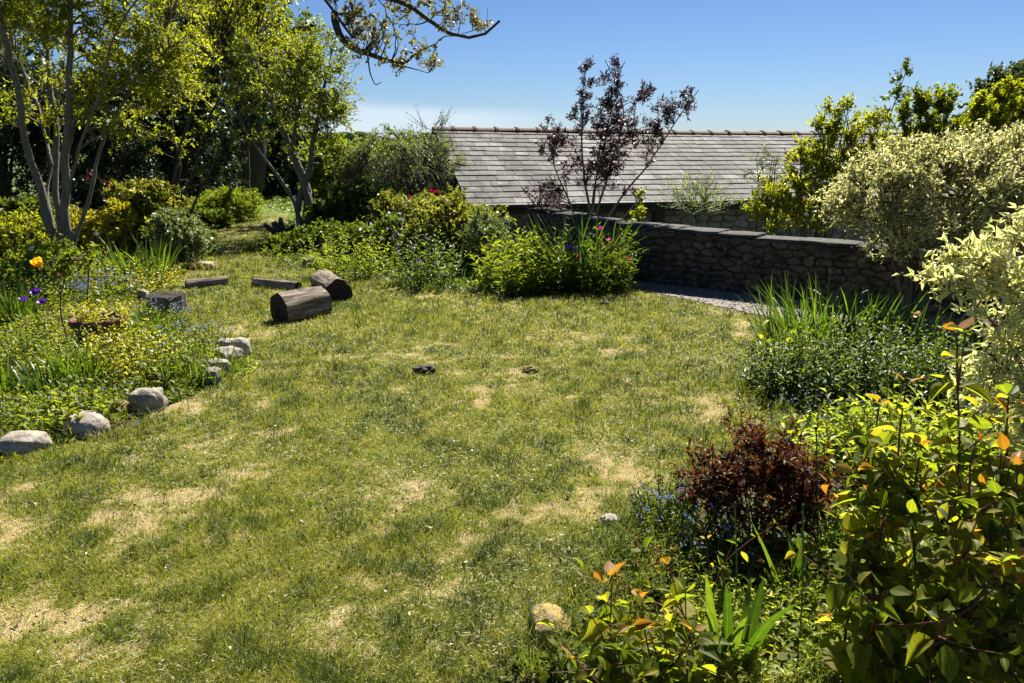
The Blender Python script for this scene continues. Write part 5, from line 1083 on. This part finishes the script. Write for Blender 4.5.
herb('comfrey_clump', 'broad green leaved clump behind the smooth rounded boulder', 'plant', ctr(75, 425), .2, .24, 34, 7, (.09, .045), M['fresh'], M['stem_g'], T_M, seed=143)
herb('comfrey_clump', 'broad green leaved clump in the border corner beside the acid yellow spurge', 'plant', ctr(178, 385), .22, .26, 34, 7, (.09, .04), M['mid'], M['stem_g'], T_M, seed=144)
herb('spurge', 'golden foliage in front of the terracotta pot on its right', 'plant', ctr(124, 352), .2, .30, 50, 9, (.05, .022), M['golden'], M['stem_g'], T_R, seed=131)
herb('border_herb', 'leafy green plants in front of the terracotta pot on its left', 'plant', ctr(92, 356), .16, .2, 40, 9, (.05, .022), M['fresh'], M['stem_g'], T_R, seed=132)
# ---------- lawn odds and ends
for i, (px, py, hh, lab) in enumerate([(168, 572, .02, 'white dandelion clock nearest the bottom left'), (178, 545, .02, 'white dandelion clock just above the nearest one'), (302, 526, .02, 'white dandelion clock in the middle left of the lawn'), (468, 480, .02, 'white dandelion clock in the centre of the lawn')]):
    b = ctr(px, py); stalk_flower('dandelion_clock', lab, 'dandelion', b, b+np.array([0, 0, hh]), .014, M['whitefl'], 9, .1, r=.0015, rings=3, group='dandelion clocks on the lawn', seed=60+i, wr=.6)
for i, (px, py, h, lab) in enumerate([(272, 485, .07, 'thin seed stalk standing in the left half of the lawn'), (88, 545, .08, 'thin seed stalk standing near the left edge of the lawn'), (402, 512, .07, 'thin seed stalk in the middle of the lawn'), (645, 455, .14, 'tall thin seed stalk near the bronze shrub'), (462, 585, .09, 'thin seed stalk low in the centre of the lawn'), (328, 580, .06, 'short seed stalk in the lower middle of the lawn'), (428, 605, .08, 'thin seed stalk near the bottom of the lawn')]):
    b = ctr(px, py); stalk_flower('seed_stalk', lab, 'weed', b, b+np.array([.005, 0, h]), .01, M['root'], r=.0014, bud=(.003, .003, .006), group='seed stalks standing in the lawn', seed=70+i)
rng = np.random.default_rng(77)
for i, (px, py, w_, lab) in enumerate([(425, 374, 20, 'dark clod of earth on the lawn'), (530, 373, 14, 'small pale clod on the lawn right of the dark one'), (604, 306, 10, 'small dark clod near the far border')]):
    p_ = G(px, py); s = PX(p_[1]); V = rockV(CS14, (w_*s, w_*s*.8, w_*s*.5), .1, .45, 2.4, 60+i); V[:, 2] += w_*s*.15; tag(mesh_np('earth_clod', V, CS14[1], M['root'] if i != 1 else M['moss'], loc=(p_[0], p_[1], .01)), lab, 'clod')

# ---------- lawn grass blades (uncountable)
def ring_pts(n, r0, r1, pw, a0=-42, a1=42, seed=0):
    r = np.random.default_rng(seed); u = r.random(n); q = (r0**pw+u*(r1**pw-r0**pw))**(1/pw); a = np.radians(r.uniform(a0, a1, n)); return np.stack([q*np.sin(a), q*np.cos(a)], 1)
rng = np.random.default_rng(5)
q = ring_pts(680000, 1.5, 19.5, .35, -41, 38, 3); q = q[pip(q, LAWN_IN)]
sw = straw(q); dist = np.linalg.norm(q, axis=1)
keep = rng.random(len(q)) < (1.0-.62*np.clip(sw*1.15, 0, 1)); q = q[keep]; sw = sw[keep]; dist = dist[keep]; n = len(q)
cl = fbm(q*9, 61, 2); tall = fbm(q*2.2, 63, 2)
t = NT('grass_blade'); r_ = t.attr('rnd')
col = t.ramp(r_, [(0, (.025, .045, .006)), (.2, (.08, .11, .010)), (.44, (.23, .25, .02)), (.68, (.34, .31, .05)), (.86, (.42, .34, .15)), (1, (.60, .50, .28))])
pb = t.bsdf(col, .5, .3); tr = t.n('ShaderNodeBsdfTranslucent', {'Color': t.mix(1.0, col, (1.25, 1.25, .5), 'MULTIPLY')}).outputs[0]
M['blade'] = t.done(t.n('ShaderNodeMixShader', {0: .42, 1: pb, 2: tr}).outputs[0])
tf = np.clip((fbm(q*15, 65, 2)-.50)*6, 0, 1)
rnd = np.clip(.38-.34*(cl-.5)*2-.20*tf+.17*rng.normal(size=n)+.36*sw+.12*(fbm(q*.9, 71, 2)-.5)*2, 0, 1)
sc_ = np.clip(dist/3.0, .8, 3.2)
edge = np.zeros(n)
h = (.008+.014*tf+.034*tall*cl*1.6+.012*rng.random(n))*(1-.5*sw)*(.85+.13*sc_)
el = rng.uniform(.25, 1.45, n); b3 = np.concatenate([q, (LB(q)-.002)[:, None]], 1)
S = straps(b3, rng.random(n)*2*pi, el, h*1.25, .0026*sc_*rng.uniform(.7, 1.3, n), rng.uniform(0, 1.2, n), 2, 2, rnd=rnd, prof=np.array([1, .75, .12]))
struct(mesh_np('lawn_grass', S[0], S[1], M['blade'], uv=None, rnd=S[3], smooth=False), 'stuff')
# dry clippings and litter lying flat
n = 60000; q = ring_pts(n, 1.6, 16, .5, -41, 38, 9); q = q[pip(q, LAWN_IN)]; cw = fbm(q*1.6, 81, 3); q = q[(rng.random(len(q)) < np.clip((cw-.38)*4, .06, 1))]; n = len(q); dist = np.linalg.norm(q, axis=1)
b3 = np.concatenate([q, (LB(q)+.008+.014*rng.random(len(q)))[:, None]], 1)
S = straps(b3, rng.random(n)*2*pi, rng.uniform(-.15, .35, n), rng.uniform(.010, .034, n)*np.clip(dist/4, .8, 2), .0019*np.clip(dist/3, .8, 3), rng.uniform(-.3, .6, n), 2, 2, rnd=rng.random(n), prof=np.array([.8, 1, .3]))
t = NT('clipping'); M['clip'] = t.done(t.bsdf(t.ramp(t.attr('rnd'), [(0, (.16, .13, .07)), (.5, (.40, .35, .20)), (.8, (.52, .47, .32)), (1, (.30, .32, .22))]), .8, .2))
struct(mesh_np('grass_clippings', S[0], S[1], M['clip'], rnd=S[3], smooth=False), 'stuff')
# fallen leaves and crumbs of soil
n = 1500; q = ring_pts(n, 1.6, 13, .6, -41, 38, 19); q = q[pip(q, LAWN_IN)]; n = len(q); az = rng.random(n)*2*pi
S = scatter(T_M, np.concatenate([q, (LB(q)+.012+.012*rng.random(n))[:, None]], 1), np.stack([np.cos(az), np.sin(az), rng.normal(size=n)*.2], 1), np.tile([0, 0, 1.], (n, 1))+rng.normal(size=(n, 3))*.35, rng.uniform(.008, .024, n), rng.uniform(.006, .014, n), fl=rng.uniform(-2, 3, n))
t = NT('litter'); M['litter'] = t.done(t.bsdf(t.ramp(t.attr('rnd'), [(0, (.03, .02, .012)), (.4, (.12, .07, .03)), (.75, (.35, .27, .15)), (1, (.62, .58, .48))]), .8, .2))
struct(mesh_np('leaf_litter', S[0], S[1], M['litter'], uv=S[2], rnd=S[3]), 'stuff')
# tiny broad weed leaves in turf
n = 16000; q = ring_pts(n, 1.6, 14, .5, -41, 38, 12); q = q[pip(q, LAWN_IN)]; cw = fbm(q*2.5, 91, 2); q = q[rng.random(len(q)) < np.clip((cw-.45)*5, .03, 1)]; n = len(q)
b3 = np.concatenate([q, (LB(q)+.012+.01*rng.random(len(q)))[:, None]], 1); az = rng.random(n)*2*pi
S = scatter(T_R, b3, np.stack([np.cos(az), np.sin(az), .3+0*az], 1), np.tile([0, 0, 1.], (n, 1))+rng.normal(size=(n, 3))*.3, rng.uniform(.012, .026, n), rng.uniform(.008, .014, n))
struct(mesh_np('turf_weeds', S[0], S[1], M['mid'], uv=S[2], rnd=S[3]), 'stuff')
# low mixed ground cover in the borders
BEDS = [[(0, 466), (50, 450), (110, 432), (150, 414), (222, 380), (246, 350), (205, 330), (170, 320), (150, 296), (170, 282), (192, 270), (214, 262), (200, 245), (120, 250), (0, 262), (-120, 300), (-200, 420)],
        [(262, 262), (300, 266), (380, 274), (470, 291), (520, 296), (628, 288), (600, 262), (470, 250), (400, 240), (286, 232), (268, 243)],
        [(770, 316), (752, 345), (742, 372), (765, 395), (790, 408), (750, 425), (700, 445), (670, 480), (640, 520), (590, 570), (548, 620), (520, 683), (1100, 683), (1100, 360), (930, 330)],
        [(215, 228), (252, 215), (290, 215), (330, 225), (262, 226)]]
def ccc(poly): return [G(*p)[:2] for p in poly]
allq = []
q = ring_pts(260000, 1.3, 20, .3, -44, 44, 21); m = np.zeros(len(q), bool)
BW = [ccc(p) for p in BEDS[:3]]; BW[2] = BW[2]+[np.array([3.2, 1.2]), np.array([0, 1.2])]
for p in BW: m |= pip(q, p)
q = q[m]; n = len(q); dist = np.linalg.norm(q, axis=1); k = rng.random(n) < .8
b3 = np.concatenate([q, np.maximum(0, H(q[:, 0], q[:, 1]))[:, None]], 1); az = rng.random(n)*2*pi
hh = .01+.06*fbm(q*3, 31, 2)*rng.random(n); pp = b3+np.array([0, 0, 1])*hh[:, None]; s = rng.uniform(.018, .045, n)*np.clip(dist/5, .6, 1.6)
S = scatter(T_R, pp, np.stack([np.cos(az), np.sin(az), rng.uniform(-.2, .9, n)], 1), np.tile([0, 0, 1.], (n, 1))+rng.normal(size=(n, 3))*.5, s, s*.45, np.clip(fbm(q*4, 17, 2)+.25*rng.normal(size=n), 0, 1))
M['cover'] = leaf_mat('leaf_cover', [(.04, .065, .010), (.09, .13, .016), (.18, .21, .025), (.32, .29, .05)], .5, spec=.2)
struct(mesh_np('ground_cover', S[0], S[1], M['cover'], uv=S[2], rnd=S[3]), 'stuff')
m = rng.random(n) < .5; qq = b3[m]; n2 = len(qq)
S = straps(qq, rng.random(n2)*2*pi, rng.uniform(.6, 1.5, n2), rng.uniform(.05, .16, n2), .003*np.clip(dist[m]/3, .8, 2.5), rng.uniform(0, 1.6, n2), 3, 2, rnd=np.clip(.35+.25*rng.normal(size=n2), 0, 1))
struct(mesh_np('border_grass', S[0], S[1], M['blade'], rnd=S[3], smooth=False), 'stuff')
# straggly ground cover behind the borders and beneath the far trees
q = ring_pts(60000, 9, 32, 1.0, -44, 44, 23); q = q[~pip(q, LAWN_IN)]; d_ = (q[:, 0]-W0[0])*WN[0]+(q[:, 1]-W0[1])*WN[1]; loc = (q-E0[:2])@np.stack([bd, bn]).T; inb = (loc[:, 0] > -.3) & (loc[:, 0] < LBN+.3) & (loc[:, 1] > -.2) & (loc[:, 1] < 2*run+.2)
q = q[((d_[...] > .3) | (q[:, 0] < 1.0)) & ~inb]; n = len(q); b3 = np.concatenate([q, H(q[:, 0], q[:, 1])[:, None]+.15*rng.random(n)[:, None]], 1); az = rng.random(n)*2*pi
S = scatter(T_R, b3, np.stack([np.cos(az), np.sin(az), rng.uniform(0, 1., n)], 1), np.tile([0, 0, 1.], (n, 1))+rng.normal(size=(n, 3))*.5, rng.uniform(.06, .14, n), rng.uniform(.03, .06, n))
struct(mesh_np('undergrowth', S[0], S[1], M['mid'], uv=S[2], rnd=S[3]), 'stuff')
# far woodland on the hill, reads as one mass
n = 5000; r = np.random.default_rng(2); a = np.radians(r.uniform(-50, 50, n)); d_ = r.uniform(230, 330, n); q = np.stack([d_*np.sin(a), d_*np.cos(a)], 1); q = q[fbm(q/40, 3, 2) > .5]; n = len(q)
cs = cubesphere(4); V = []; 
for i in range(n):
    v = rockV(cs, (r.uniform(3, 6), r.uniform(3, 6), r.uniform(1.5, 3.2)), .0, .3, 2., i % 40); V.append(v+np.array([q[i, 0], q[i, 1], float(H(q[i, 0], q[i, 1]))+1]))
V = np.concatenate(V); F = (cs[1][None]+(np.arange(n)*len(cs[0]))[:, None, None]).reshape(-1, 4)
struct(mesh_np('far_woodland', V, F, plain_mat('far_foliage', (.07, .11, .04), .95, .1, .5, .8), smooth=False), 'stuff')
nl_ = sum(len(o.data.polygons) for o in COL.objects if o.type == 'MESH'); print('POLYS', nl_)
